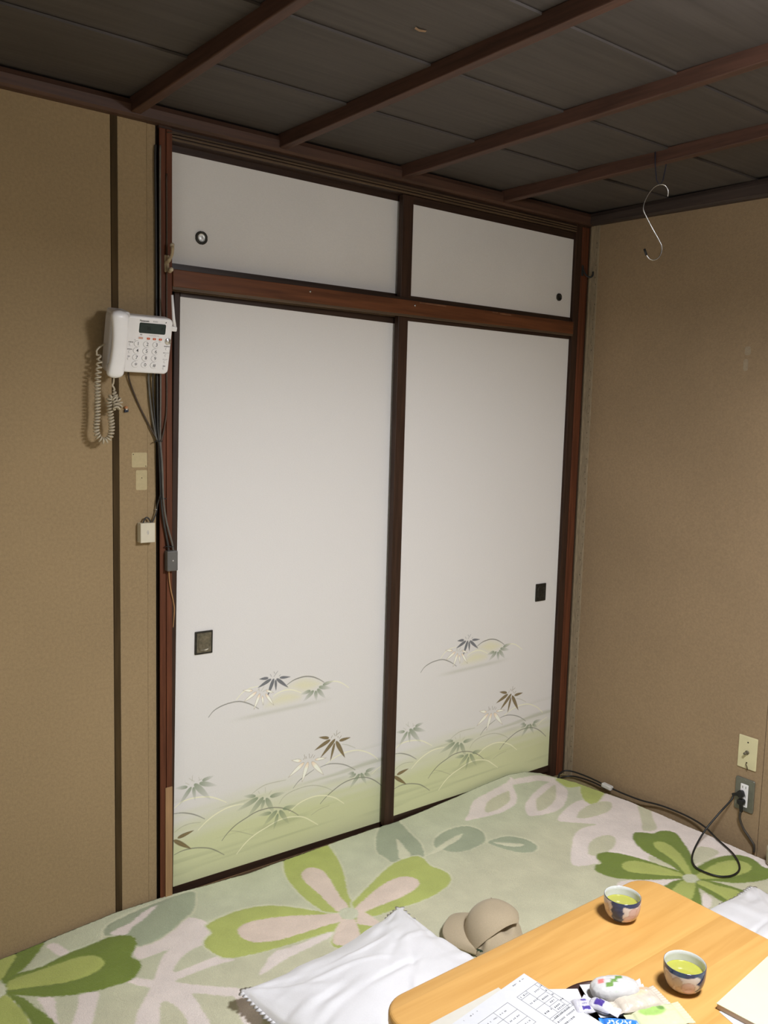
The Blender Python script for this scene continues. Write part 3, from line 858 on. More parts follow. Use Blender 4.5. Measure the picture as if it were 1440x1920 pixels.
def fusuma_print(w, hgt, x_off, z_off, rot):
    """vertex grid for the paper of a lower panel: local x 0..w, z 0..hgt (metres), with its printed bamboo grass.
    the traced print is in world mm on the left panel; x_off, z_off, rot take it to panel coordinates"""
    dx = 0.0016
    zs = np.concatenate([np.arange(0, 0.68, dx), np.linspace(0.68, hgt, 40)])
    xs = np.linspace(0, w, int(w / dx) + 1)
    X, Zz = np.meshgrid(xs, zs, indexing='ij')
    base = np.array(WHITE_PAPER)
    C = np.broadcast_to(base, X.shape + (3,)).copy()
    lo = Zz < 0.69
    def blend(mask_idx, col, a):
        C[mask_idx] = C[mask_idx] * (1 - a[..., None]) + np.asarray(col) * a[..., None]
    # ground wash: pale green rising from the bottom, its top edge dragged into slanting streaks
    s = Zz - 0.02 * X
    along = X * 1.0 + Zz * 0.05
    streak = vnoise(along * 2.6 + 3, s * 46, 1) * 0.6 + vnoise(along * 5 + 9, s * 120, 2) * 0.4
    top = 0.262 + 0.045 * (vnoise(along * 3, s * 60, 5) - 0.5) - 0.075 * sstep(0.5, 0.85, X) * 0 + 0.02 * np.sin(X * 5 + 0.5)
    g = sstep(0.0, 0.16, top - s)
    green = np.array(srgb(190, 194, 146)) * 1.28
    blend(np.s_[...], green, g * 0.86)
    dk = sstep(0.60, 0.86, streak) * sstep(0.315, 0.22, s) * sstep(0.0, 0.05, Zz)
    blend(np.s_[...], np.array(srgb(150, 156, 118)) * 1.22, dk * 0.42)
    st2 = np.exp(-((s - 0.500) / 0.007) ** 2) * sstep(0.17, 0.30, X) * sstep(0.62, 0.45, X)
    blend(np.s_[...], np.array(srgb(168, 168, 146)) * 1.2, st2 * 0.35)
    def loc(p):
        x, z = p[0] / 1000, p[1] / 1000
        x, z = x - x_off, z - z_off
        return x * math.cos(rot) - z * math.sin(rot), x * math.sin(rot) + z * math.cos(rot)
    def region(P, pad):
        P = np.asarray(P)
        i0, i1 = np.searchsorted(xs, [P[:, 0].min() - pad, P[:, 0].max() + pad])
        j0, j1 = np.searchsorted(zs, [P[:, 1].min() - pad, P[:, 1].max() + pad])
        return np.s_[i0:i1, j0:j1]
    for gl in GLOWS:
        P = cr_closed([loc(q) for q in gl])
        r = region(P, 0.04)
        d = seg_dist(X[r], Zz[r], P)
        blend(r, np.array(srgb(214, 210, 172)) * 1.22, sstep(0.012, -0.03, d) * 0.75)
    kcol = {'gdark': (srgb(112, 112, 100), 0.9), 'gthin': (srgb(150, 150, 122), 0.6), 'paleline': (srgb(228, 226, 196), 0.85),
            'slate': (srgb(112, 114, 116), 0.8), 'brown': (srgb(118, 104, 72), 0.85)}
    for stl, wd, pts in STROKES:
        P = cr_open([loc(q) for q in pts])
        r = region(P, 0.012)
        if X[r].size == 0:
            continue
        d = seg_dist(X[r], Zz[r], P, closed=False)
        # strokes swell in the middle and thin out at the ends
        e = np.minimum(np.hypot(X[r] - P[0, 0], Zz[r] - P[0, 1]), np.hypot(X[r] - P[-1, 0], Zz[r] - P[-1, 1]))
        hw = wd / 1000 * 0.62 * (0.55 + 0.45 * sstep(0.0, 0.05, e))
        c, a = kcol[stl]
        blend(r, np.array(c) * 1.25, sstep(hw + 0.0011, hw - 0.0006, d) * a)
    lcol = {'slate': srgb(96, 98, 102), 'white': srgb(232, 226, 212), 'fade': srgb(126, 138, 112), 'brown': srgb(112, 96, 62)}
    for L in LEAVES:
        stl, ax, az, bx, bz, wd = L
        A, B = np.array(loc((ax, az))), np.array(loc((bx, bz)))
        r = region([A, B], 0.02)
        if X[r].size == 0:
            continue
        v = B - A
        Ln = np.hypot(*v)
        u = v / Ln
        t = ((X[r] - A[0]) * u[0] + (Zz[r] - A[1]) * u[1]) / Ln
        q = np.abs((X[r] - A[0]) * -u[1] + (Zz[r] - A[1]) * u[0])
        tc = np.clip(t, 0, 1)
        hw = wd / 1000 * 0.95 * (np.sin(np.pi * np.clip(tc, 0, 1) ** 0.62)) ** 0.85
        inside = sstep(0.0009, -0.0009, q - hw) * ((t > 0) & (t < 1))
        c = np.array(lcol[stl]) * 1.22
        if stl == 'fade':
            blend(r, c, inside * (0.92 - 0.85 * tc ** 0.9))
        elif stl == 'white':
            blend(r, np.array(srgb(150, 138, 118)) * 1.2, inside * 0.8)
            ins2 = sstep(0.0008, -0.0008, q - hw + 0.0012) * ((t > 0.02) & (t < 0.97))
            blend(r, c * 1.1, ins2)
            blend(r, np.array(srgb(206, 170, 128)) * 1.2, ins2 * np.clip(0.55 - tc * 1.6, 0, 1))
        else:
            blend(r, c, inside * 0.95)
            vein = sstep(0.0011, 0.0002, q) * ((t > 0.06) & (t < 0.8)) * inside
            blend(r, c * 2.0, vein * 0.6)
    Pm = np.stack([X, np.zeros_like(X), Zz], -1)
    return Pm, np.clip(C, 0, 1).reshape(-1, 3)

def square_pull(parent, x, z, y, lit):
    """recessed rectangular finger pull of dark bronze, 60 x 72 mm"""
    t = Matrix.Translation((x, y, z)) @ Matrix.Rotation(math.pi / 2, 4, 'X')
    bm = bmesh.new()
    oo, ii = rrect(0.060, 0.073, 0.002, 2), rrect(0.049, 0.062, 0.002, 2)
    pan = [(math.copysign(min(abs(math.cos(a)) ** 0.5, 1), math.cos(a)) * 0.0205, math.copysign(abs(math.sin(a)) ** 0.7, math.sin(a)) * 0.0275) for a in [2 * math.pi * (k + 0.5) / 24 for k in range(24)]]
    add_prism(bm, oo, 0.0, 0.0045, 0.0012, 2, t)
    f = bm_obj('finger_pull', bm, M['bronze'], parent)
    bm = bmesh.new()
    add_prism(bm, ii, 0.0045, 0.0052, 0.0005, 1, t)
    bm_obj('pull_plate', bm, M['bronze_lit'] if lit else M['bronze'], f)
    # oval dished cup sunk into the plate: raised rim and a shallow bowl
    bm = bmesh.new()
    n = len(pan)
    rings = []
    for s_, h_ in ((1.0, 0.0052), (0.98, 0.0068), (0.93, 0.0068), (0.88, 0.0056), (0.70, 0.0054), (0.35, 0.0058), (0.0, 0.0060)):
        if s_ == 0:
            rings.append([bm.verts.new((0, 0, h_))])
        else:
            rings.append([bm.verts.new((p[0] * s_, p[1] * s_, h_)) for p in pan])
    for a, b in zip(rings, rings[1:]):
        for k in range(n):
            if len(b) == 1:
                bm.faces.new((a[k], a[(k + 1) % n], b[0]))
            else:
                bm.faces.new((a[k], a[(k + 1) % n], b[(k + 1) % n], b[k]))
    bmesh.ops.transform(bm, matrix=t, verts=bm.verts)
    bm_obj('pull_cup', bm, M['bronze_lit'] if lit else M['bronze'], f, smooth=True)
    return f

def round_pull(parent, x, z, y, bright, r=0.0195):
    """round finger pull: lobed dark ring around a dished cup"""
    t = Matrix.Translation((x, y, z)) @ Matrix.Rotation(math.pi / 2, 4, 'X')
    bm = bmesh.new()
    seg = 48
    prof = [(1.0, 0.0), (1.0, 0.003), (0.92, 0.0048), (0.74, 0.0048), (0.66, 0.0035), (0.60, 0.0012)]
    rings = []
    for q, h_ in prof:
        rg = []
        for k in range(seg):
            a = 2 * math.pi * k / seg
            lobe = 1 - 0.05 * max(0, math.cos(4 * a)) ** 8 if q > 0.9 else 1
            rg.append(bm.verts.new((q * r * lobe * math.cos(a), q * r * lobe * math.sin(a), h_)))
        rings.append(rg)
    for a, b in zip(rings, rings[1:]):
        for k in range(seg):
            bm.faces.new((a[k], a[(k + 1) % seg], b[(k + 1) % seg], b[k]))
    bmesh.ops.transform(bm, matrix=t, verts=bm.verts)
    f = bm_obj('finger_pull', bm, M['bronze'], parent, smooth=True)
    bm = bmesh.new()
    add_lathe(bm, [(0.62 * r, 0.0026), (0.58 * r, 0.0012), (0.40 * r, 0.0008), (0.20 * r, 0.0012), (0, 0.0018)], 32, t)
    bm_obj('pull_cup', bm, M['pearl'] if bright else M['bronze'], f, smooth=True)

paper_mesh = None
def sliding_panel(loc, rot_y, w, hgt, stile_l, stile_r, rail_b, rail_t, th, label, lower, proud=0.0):
    """local frame: x 0..w, z 0..hgt is the paper; lacquered frame around it"""
    global paper_mesh
    t = empty('sliding_panel', loc, (0, rot_y, 0))
    tag(t, label, 'sliding door', 'closet sliding panels')
    t['kind'] = 'thing'
    if lower:
        if paper_mesh is None:
            P, C = fusuma_print(w, hgt, 0.012, -0.004, 0.0122)
            o = grid_mesh('paper_face', P, M['fusuma'], t, smooth=False)
            vcolor(o, C)
            paper_mesh = o.data
        else:
            o = bpy.data.objects.new('paper_face', paper_mesh)
            COL.objects.link(o)
            o.parent = t
    else:
        # bulging hand-pasted paper
        nx, nz = 60, 24
        X, Zz = np.meshgrid(np.linspace(0, w, nx), np.linspace(0, hgt, nz), indexing='ij')
        Yb = -0.003 * np.sin(np.pi * X / w) * np.sin(np.pi * Zz / hgt) * (0.6 + 0.8 * vnoise(X * 5, Zz * 7, 3))
        grid_mesh('paper_face', np.stack([X, Yb, Zz], -1), M['fusuma_plain'], t)
    box('core', (0.001, 0.0015, 0.001), (w - 0.001, th, hgt - 0.001), M['hidden'], t)
    box('stile', (-stile_l, -proud, -rail_b), (0, th, hgt + rail_t), M['frame_v'], t, bev=0.002)
    box('stile', (w, -proud, -rail_b), (w + stile_r, th, hgt + rail_t), M['frame_v'], t, bev=0.002)
    box('bottom_rail', (0, -0.002, -rail_b), (w, th, 0), M['frame_h'], t)
    box('top_rail', (0, -0.002, hgt), (w, th, hgt + rail_t), M['frame_h'], t)
    return t

WL = 0.853
pL = sliding_panel((0.0118, 0.032, -0.004), 0.0122, WL, 1.826, 0.018, 0.016, 0.025, 0.022, 0.016,
                   'tall left white paper closet panel with grass print and square pull beside its left edge', True)
square_pull(pL, 0.0915, 0.7765, -0.0005, True)
pR = sliding_panel((0.8700, 0.002, 0.010), 0.0, WL, 1.812, 0.043, 0.0, 0.028, 0.016, 0.018,
                   'tall right white paper closet panel with grass print and small pull beside its right edge', True, proud=0.005)
square_pull(pR, 0.7505, 0.7705, -0.0005, False)
pUL = sliding_panel((0.0060, 0.032, 1.915), 0.0, WL, 0.312, 0.018, 0.016, 0.016, 0.020, 0.016,
                    'upper left short white closet panel with bright round steel pull', False)
round_pull(pUL, 0.0940, 0.0840, -0.0015, True)
pUR = sliding_panel((0.8800, 0.002, 1.909), 0.0, 0.8485, 0.310, 0.047, 0.0, 0.010, 0.026, 0.018,
                    'upper right short white closet panel with small dark round pull', False, proud=0.005)
round_pull(pUR, 0.7675, 0.0740, -0.0015, False, r=0.0150)

# ------------------------------------------------------------------ rug
RUG_EX = [-.75, -.51, -.185, -.014, .1, .24, .755, .855, 1.0, 1.155, 1.37, 1.46, 1.56, 1.66, 1.76]
RUG_EZ = [-.03, -.023, .0015, .002, -.008, -.014, -.0045, -.008, .0, .012, .029, .034, .025, -.005, -.03]
def rug_h(x, y):
    e = np.interp(x, RUG_EX, RUG_EZ)
    w = np.where(np.asarray(x) > .5, np.exp((y + .015) / .10), np.exp((y + .015) / .3))
    return -.012 + (e + .012) * np.minimum(w, 1.0)
def rug_z(x, y):
    return float(rug_h(np.float64(x), np.float64(y)))
RUG_COL = {'base': srgb(196, 198, 166), 'white': srgb(222, 216, 204), 'pale': srgb(206, 210, 178), 'grey': srgb(160, 172, 142),
           'lime': srgb(174, 187, 104), 'beige': srgb(216, 203, 184), 'dark': srgb(114, 134, 58), 'light': srgb(168, 181, 98), 'cent': srgb(196, 202, 172)}
RUG_GAIN = np.array((1.18, 1.12, 1.17))
def build_rug():
    ys = np.concatenate([np.arange(-0.015, -1.75, -0.0045), np.linspace(-1.77, -2.9, 50)])
    xs = np.concatenate([np.linspace(-1.64, -1.40, 40), np.arange(-1.395, 1.2, 0.0045), np.linspace(1.2, 1.76, 125)])
    X, Y = np.meshgrid(xs, ys, indexing='ij')
    xr = np.interp(-Y, [.015, .05, .08, .15, .26, .41, .70, .95, 3.0], [1.660, 1.682, 1.698, 1.724, 1.738, 1.760, 1.762, 1.764, 1.764])
    X = np.where(X > 1.2, 1.2 + (X - 1.2) / 0.56 * (xr - 1.2), X)
    Zr = rug_h(X, Y)
    base = np.array(RUG_COL['base'])
    C = np.broadcast_to(base, X.shape + (3,)).copy()
    # the ground is cooler near the closet and yellower towards the middle of the room
    k = sstep(-0.55, -0.1, Y)[..., None] * 0.6
    C = C * (1 - k) + np.array(srgb(188, 200, 168)) * k
    carve = np.zeros(X.shape)
    fz = (vnoise(X * 160, Y * 160, 11) - 0.5) * 0.004
    # the repeat of the pattern goes on over the part of the rug left of the table
    far = [(nm, [(a - 1560, b - 640) for a, b in pts]) for nm, pts in RUG_SHAPES if nm == 'grey' or (nm == 'pale' and pts[0][0] > 0)]
    far += [(nm, [(a - 1180, b - 690) for a, b in pts]) for nm, pts in RUG_SHAPES if nm in ('lime', 'beige', 'cent') and min(p[0] for p in pts) > -80 and max(p[0] for p in pts) < 1000]
    for nm, pts in far + RUG_SHAPES:
        P = cr_closed([(a / 1000, b / 1000) for a, b in pts])
        x0, x1, y0, y1 = P[:, 0].min() - .02, P[:, 0].max() + .02, P[:, 1].min() - .02, P[:, 1].max() + .02
        I = np.where(((X >= x0) & (X <= x1)).any(1))[0]
        J = np.where((ys >= y0) & (ys <= y1))[0]
        if len(I) == 0 or len(J) == 0:
            continue
        r = np.s_[I[0]:I[-1] + 1, J[0]:J[-1] + 1]
        d = seg_dist(X[r], Y[r], P) + fz[r]
        if nm in ('lime', 'grey'):
            a = sstep(0.0085, 0.0045, d)[..., None] * 0.75
            C[r] = C[r] * (1 - a) + np.array(RUG_COL['pale']) * a
        a = sstep(0.0024, -0.0024, d)[..., None]
        C[r] = C[r] * (1 - a) + np.array(RUG_COL[nm]) * a
        if nm not in ('white', 'base'):
            carve[r] = np.where(np.abs(d) < 0.006, np.maximum(carve[r], 1 - np.abs(d) / 0.006), carve[r])
    rs = np.random.RandomState(2)
    mott = (vnoise(X * 30, Y * 30, 21) - .5) * .07 + (vnoise(X * 7, Y * 9, 22) - .5) * .08
    C = C * (1 + mott[..., None]) * RUG_GAIN
    fine = (np.arange(len(xs)) > 39)[:, None] & (np.arange(len(ys)) < len(ys) - 50)[None, :]
    Zr = Zr + np.where(fine, rs.randn(*X.shape) * 0.00035, 0) + (vnoise(X * 11, Y * 11, 5) - .5) * .003 - carve * 0.0016
    # rolled edge at the border
    t = empty('rug', (0, 0, 0))
    tag(t, 'pale green flower patterned pile rug covering the floor up to the closet', 'rug')
    o = grid_mesh('pile', np.stack([X, Y, Zr], -1), M['rug'], t)
    vcolor(o, np.clip(C, 0, 1).reshape(-1, 3))
    # bound edge: a soft roll down to the floor on the three sides that show
    nx, ny = X.shape
    path = [(X[i, -1], Y[i, -1], Zr[i, -1], 0, -1) for i in range(0, nx, 3)]
    path += [(X[-1, j], Y[-1, j], Zr[-1, j], 1, 0) for j in range(ny - 1, -1, -2)]
    path += [(X[i, 0], Y[i, 0], Zr[i, 0], 0, 1) for i in range(nx - 1, -1, -3)]
    vs, fs = [], []
    for (x, y, z, ax, ay) in path:
        lo = ZF + 0.001
        for dn, dz in ((0, 0.0006), (0.005, -0.002), (0.006, -0.008), (0.003, -0.014)):
            vs.append((x + ax * dn, y + ay * dn, max(lo, z + dz)))
    for i in range(len(path) - 1):
        for q in range(3):
            a = i * 4 + q
            fs.append((a, a + 4, a + 5, a + 1))
    pyd('binding', vs, fs, M['rug_side'], t, smooth=True)
build_rug()

# ------------------------------------------------------------------ white floor cushions
def cushion(loc, rz, a, b, H, label, seed, corner_lift):
    t = empty('floor_cushion', loc, (0, 0, rz))
    tag(t, label, 'cushion', 'white floor cushions')
    n = 130
    u = np.linspace(-1, 1, n)
    U, V = np.meshgrid(u, u, indexing='ij')
    def shape(U, V):
        kx, ky = 0.055, 0.055
        return a * U * (1 - kx * (1 - V ** 2)), b * V * (1 - ky * (1 - U ** 2))
    X, Y = shape(U, V)
    e = np.clip((1 - U ** 2) * (1 - V ** 2), 0, 1)
    dome = e ** 0.42
    # gathers running in from the seams, longest near the corners, and a few long sags over the top
    def gather(along, dist, sd, freq):
        w = vnoise(along * freq + 7 * sd, dist * 2.2 + sd, sd) - 0.5
        return w * np.exp(-dist / 0.34) * np.clip(dist / 0.05, 0, 1)
    wr = sum(gather(al, di, seed + k, fr) for k, (al, di, fr) in enumerate(((V * 5, 1 + U, 2.4), (V * 5, 1 - U, 2.0), (U * 5, 1 + V, 2.2), (U * 5, 1 - V, 1.4))))
    for k, (px, py) in enumerate(((-1, -1), (-1, 1), (1, -1), (1, 1))):
        an = np.arctan2((V - py), (U - px))
        r = np.hypot(U - px, V - py)
        wr += (vnoise(an * 7.0, r * 1.2 + k, seed + 30 + k) - 0.5) * np.exp(-r / 0.55) * np.clip(r / 0.15, 0, 1) * 1.0
    def crease(c, ang, off, ln, wd):
        du, dv = U - c[0], V - c[1]
        s_ = du * math.cos(ang) + dv * math.sin(ang)
        q = -du * math.sin(ang) + dv * math.cos(ang) + off * s_ ** 2
        return np.exp(-(q / wd) ** 2) * np.exp(-(s_ / ln) ** 2)
    rr = random.Random(seed)
    long_ = sum(rr.choice((1, 1, -1)) * crease((rr.uniform(-.5, .7), rr.uniform(-.6, .6)), rr.uniform(-0.4, 0.8), rr.uniform(-.4, .4), rr.uniform(.2, .45), rr.uniform(.025, .05)) for _ in range(16))
    seam = 0.030 + corner_lift * (np.abs(U * V)) ** 3
    top = seam + H * dome + wr * 0.024 * np.clip(dome * 1.4, 0, 1) + long_ * 0.006 * dome + (vnoise(U * 2 + seed, V * 2, seed) - .5) * 0.018 * dome
    o = grid_mesh('cover', np.stack([X, Y, top], -1), M['cotton'], t)
    bot = np.maximum(0.002, seam - 0.030 * e ** 0.25)
    grid_mesh('underside', np.stack([X, Y, bot], -1)[:, ::-1], M['cotton'], t)
    # scalloped lace around the seam
    bm = bmesh.new()
    N = 46
    rr = random.Random(seed + 1)
    for side in range(4):
        for i in range(N):
            s0 = -1 + 2 * (i + 0.5) / N
            uu, vv = ((s0, -1), (1, s0), (-s0, 1), (-1, -s0))[side]
            ox, oy = ((0, -1), (1, 0), (0, 1), (-1, 0))[side]
            px, py = shape(np.float64(uu), np.float64(vv))
            hgt = 0.030 + corner_lift * abs(uu * vv) ** 3
            tx, ty = -oy, ox
            R = 0.0080 * rr.uniform(0.85, 1.15)
            lift = rr.uniform(-.002, .003)
            ctr = Vector((px - ox * .002, py - oy * .002, hgt))
            rim = []
            for k in range(6):
                an = math.pi * k / 5
                rim.append(bm.verts.new(ctr + Vector((tx * math.cos(an) * R + ox * math.sin(an) * R * 1.7, ty * math.cos(an) * R + oy * math.sin(an) * R * 1.7, lift * math.sin(an)))))
            hub0 = bm.verts.new(ctr + Vector((0, 0, 0.0016)))
            hub1 = bm.verts.new(ctr + Vector((0, 0, -0.0016)))
            for k in range(5):
                bm.faces.new((hub0, rim[k], rim[k + 1]))
                bm.faces.new((hub1, rim[k + 1], rim[k]))
    lace = bm_obj('lace_trim', bm, M['cotton'], t, smooth=True)
    lace['kind'] = 'stuff'
    return t
_a, _b = Vector((-0.083, -0.597)), Vector((0.474, -0.533))
_ex = (_b - _a).normalized()
_ey = Vector((_ex.y, -_ex.x))
_c = (_a + _b) / 2 + _ey * 0.295
cushion((_c.x, _c.y, -0.013), math.atan2(_ex.y, _ex.x), 0.283, 0.297, 0.082,
        'plump white lace-edged floor cushion behind the table next to the khaki cap', 3, 0.026)
_cr = Vector((1.220, -1.337))
cushion((_cr.x, _cr.y, -0.013), math.radians(-4), 0.262, 0.295, 0.060,
        'white lace-edged floor cushion partly hidden beside the right edge of the table', 8, 0.004)

# ------------------------------------------------------------------ khaki cap
def khaki_cap():
    cx, cy = 0.647, -0.757
    yaw = math.radians(-37.6)          # local +x to the right of the viewer, +y away
    t = empty('baseball_cap', (cx, cy, rug_z(cx, cy) + 0.002), (0, 0, yaw))
    tag(t, 'crumpled khaki baseball cap lying on the rug behind the table', 'cap')
    def dome(nu, nv, rx, ry, rz, pw=0.85):
        th = np.linspace(0, 2 * np.pi, nu, endpoint=False)
        T, Ph = np.meshgrid(th, np.linspace(0.0, 1.0, nv) ** 0.8, indexing='ij')
        a = Ph * np.pi / 2
        return rx * np.sin(a) ** pw * np.cos(T), ry * np.sin(a) ** pw * np.sin(T), rz * np.cos(a) ** pw, T
    # the soft back of the crown has collapsed towards the viewer: a low sagging dome with folds
    X, Y, Z, T = dome(130, 70, 0.084, 0.094, 0.082)
    Y = Y - 0.006
    Z = Z - 0.016 * np.exp(-((X + 0.040 - 0.30 * (Y + 0.05)) / 0.009) ** 2) * sstep(0.012, 0.04, Z)
    Z = Z + 0.007 * np.exp(-((X + 0.024 - 0.30 * (Y + 0.05)) / 0.009) ** 2) * sstep(0.012, 0.04, Z)
    Z = Z - 0.014 * np.exp(-((X - 0.022) / 0.020) ** 2 - ((Y + 0.045) / 0.022) ** 2)
    Z = Z - 0.008 * np.exp(-((X - 0.058 - 0.5 * (Y + 0.05)) / 0.010) ** 2) * sstep(0.012, 0.04, Z)
    Z = Z + 0.008 * (vnoise(X * 42 + 4, Y * 34 + 4, 6) - 0.5) * sstep(0.012, 0.03, Z)
    Z = np.maximum(Z, 0.0015)
    grid_mesh('crown', np.stack([X, Y, Z], -1), M['khaki'], t, closed_u=True)
    # the stiff front half still stands and overhangs the collapsed part in a curved lip
    rx, ry = 0.088, 0.094
    X, Y, Z, T = dome(340, 170, rx, ry, 0.112, 0.80)
    lip = 0.056 - 0.050 * (np.clip(0.060 - X, 0, 1) / 0.100) ** 1.7 + 0.05 * np.clip(X - 0.060, 0, 1) / 0.02
    F = 0.52 * Y + 0.85 * Z - lip
    roll = np.exp(-(F / 0.007) ** 2) * (F > -0.02)
    Y2 = Y - 0.004 * roll
    Z2 = Z - 0.006 * np.exp(-(F / 0.0035) ** 2) + 0.004 * (vnoise(X * 24, Y * 24, 9) - 0.5) * sstep(0.0, 0.03, Z)
    nu, nv = X.shape
    P0 = np.stack([X, Y2, np.maximum(Z2, 0.001)], -1)
    P = np.empty_like(P0)
    for i in range(nu):                # run every meridian from the crown's top down to the lip
        neg = np.where(F[i] < 0)[0]
        if len(neg):
            j = neg[0]
            jc = j - 1 + F[i, j - 1] / (F[i, j - 1] - F[i, j])
        else:
            jc = nv - 1.0
        q = np.linspace(0, jc, nv)
        for k in range(3):
            P[i, :, k] = np.interp(q, np.arange(nv), P0[i, :, k])
    P = P[:, ::2]
    nv = P.shape[1]
    fp = grid_mesh('front_panel', P, M['khaki'], t, closed_u=True)
    so = fp.modifiers.new('solid', 'SOLIDIFY')
    so.thickness = 0.0022
    so.offset = 0
    i, j = int(nu * 0.27), int(nv * 0.28)
    lathe('eyelet', [(0.0012, 0.0016), (0.0026, 0.0018), (0.0030, 0.0)], M['khaki_dk'], fp, seg=12, mx=Matrix.Translation(P[i, j]))
    # visor to the left
    n1, n2 = 40, 24
    A = np.linspace(-1, 1, n1)
    R = np.linspace(0, 1, n2)
    AA, RR = np.meshgrid(A, R, indexing='ij')
    ang = AA * 1.30
    inx, iny = -0.080 * np.cos(ang * 0.95), 0.090 * np.sin(ang * 0.95)
    outx = -0.080 - 0.068 * np.sqrt(np.clip(1 - (np.abs(AA)) ** 2.6, 0, 1)) + 0.055 * np.abs(AA) ** 3
    outy = 0.094 * np.sin(AA * 1.45)
    VX = inx + (outx - inx) * RR
    VY = iny + (outy - iny) * RR
    VZ = 0.034 - 1.9 * (VY ** 2) + 0.010 * RR - 0.020 * RR ** 2
    VZ = np.maximum(VZ, 0.004)
    vr = math.radians(-24)             # the cap points a little away from the viewer
    VX, VY = VX * math.cos(vr) - VY * math.sin(vr), VX * math.sin(vr) + VY * math.cos(vr)
    top = np.stack([VX, VY, VZ + 0.002], -1)
    bot = np.stack([VX, VY, VZ - 0.002], -1)
    full = np.concatenate([top, bot[:, ::-1]], 1)
    full = np.concatenate([full, full[:, :1]], 1)
    grid_mesh('visor', full, M['khaki'], t)
    # striped inner band peeping out on the near side
    bm = bmesh.new()
    for k in range(9):
        f = k / 9
        a0, a1 = -2.35 + 0.75 * f, -2.35 + 0.75 * (f + 0.55)
        q = [(rx * 1.02 * math.cos(b) , ry * 1.02 * math.sin(b), z) for b in (a0, a1) for z in (0.001, 0.024)]
        v = [bm.verts.new(p) for p in q]
        bm.faces.new((v[0], v[2], v[3], v[1]))
        q2 = [bm.verts.new((p[0] * .985, p[1] * .985, p[2])) for p in q]
        bm.faces.new((q2[0], q2[1], q2[3], q2[2]))
    bm_obj('striped_band', bm, M['greenband'], t)
    bm = bmesh.new()
    pts = [(rx * 1.008 * math.cos(b), ry * 1.008 * math.sin(b), 0.012) for b in np.linspace(-2.4, -1.2, 14)]
    for p0, p1 in zip(pts, pts[1:]):
        v = [bm.verts.new((p0[0], p0[1], 0.001)), bm.verts.new((p1[0], p1[1], 0.001)), bm.verts.new((p1[0], p1[1], 0.022)), bm.verts.new((p0[0], p0[1], 0.022))]
        bm.faces.new(v)
    bm_obj('back_strap', bm, M['khaki'], t)
khaki_cap()

# ------------------------------------------------------------------ low table
TZ = 0.38
tb = empty('low_table', (0.285, -1.60, ZF + 0.02))
tag(tb, 'low orange wood table with rounded corners standing on the rug', 'table')
tm = Matrix.Translation((0, 0, -(ZF + 0.02)))
prism('tabletop', rrect(0.83, 0.80, 0.062, 10), TZ - 0.030, TZ, M['table'], tb, bev=0.008, seg=4, mx=tm)
bm = bmesh.new()
for lo, hi in (((-0.355, -0.34, TZ - 0.085), (0.355, -0.315, TZ - 0.030)), ((-0.355, 0.315, TZ - 0.085), (0.355, 0.34, TZ - 0.030)),
               ((-0.37, -0.33, TZ - 0.085), (-0.345, 0.33, TZ - 0.030)), ((0.345, -0.33, TZ - 0.085), (0.37, 0.33, TZ - 0.030))):
    add_box(bm, lo, hi, 0.002, 1, tm)
bm_obj('apron', bm, M['table'], tb)
for sx in (-1, 1):
    for sy in (-1, 1):
        bm = bmesh.new()
        add_prism(bm, rrect(0.050, 0.050, 0.012), -0.009, TZ - 0.030, 0.003, 2, tm @ Matrix.Translation((sx * 0.345, sy * 0.325, 0)))
        bm_obj('leg', bm, M['table'], tb)

# ------------------------------------------------------------------ tea cups
def cup_colors(P, seedrot, kind):
    """blue panels, white windows with pink peony petals, blue rim band: painted by angle and height"""
    th = np.arctan2(P[:, 1], P[:, 0])
    z = P[:, 2]
    C = np.broadcast_to(np.array((0.62, 0.58, 0.56)), (len(P), 3)).copy()
    blue, pink, sand, navy = np.array((0.020, 0.045, 0.125)), np.array((0.56, 0.37, 0.34)), np.array((0.50, 0.38, 0.26)), np.array((0.02, 0.035, 0.09))
    def ell(t0, z0, rt, rz_, col, edge, a=1.0):
        d = np.angle(np.exp(1j * (th - t0)))
        q = np.sqrt((d / rt) ** 2 + ((z - z0) / rz_) ** 2)
        al = (sstep(1.08, 0.95, q) * a)[:, None]
        C[:] = C * (1 - al) + col * al
        eg = (np.exp(-((q - 1.0) / 0.07) ** 2) * 0.65)[:, None]
        C[:] = C * (1 - eg) + edge * eg
    outl = np.array((0.36, 0.24, 0.20))
    for t0, z0, rt, rz_, c in kind['petals']:
        ell(math.radians(t0), z0, rt, rz_, pink if c else sand, outl, 0.75)
    for t0, w0, w1 in kind['panels']:
        d = np.degrees(np.angle(np.exp(1j * (th - math.radians(t0)))))
        wv = w0 + (w1 - w0) * np.abs(np.sin(z * 190)) 
        m = sstep(wv + 2.0, wv - 2.0, np.abs(d))[:, None]
        C[:] = C * (1 - m) + blue * (0.8 + 0.5 * vnoise(th * 5, z * 300, 3))[:, None] * m
    d = np.degrees(np.angle(np.exp(1j * (th - math.radians(kind['band'][0])))))
    bz = 0.0445 + 0.006 * (np.abs(d) / kind['band'][1]) ** 2
    m = (sstep(bz - 0.0006, bz + 0.0006, z) * (np.abs(d) < kind['band'][1]))[:, None]
    C[:] = C * (1 - m) + blue * m
    rim = sstep(0.0522, 0.0532, z)[:, None]
    C[:] = C * (1 - rim) + navy * rim
    foot = sstep(0.006, 0.004, z)[:, None]
    C[:] = C * (1 - foot) + np.array((0.50, 0.40, 0.28)) * foot
    return C

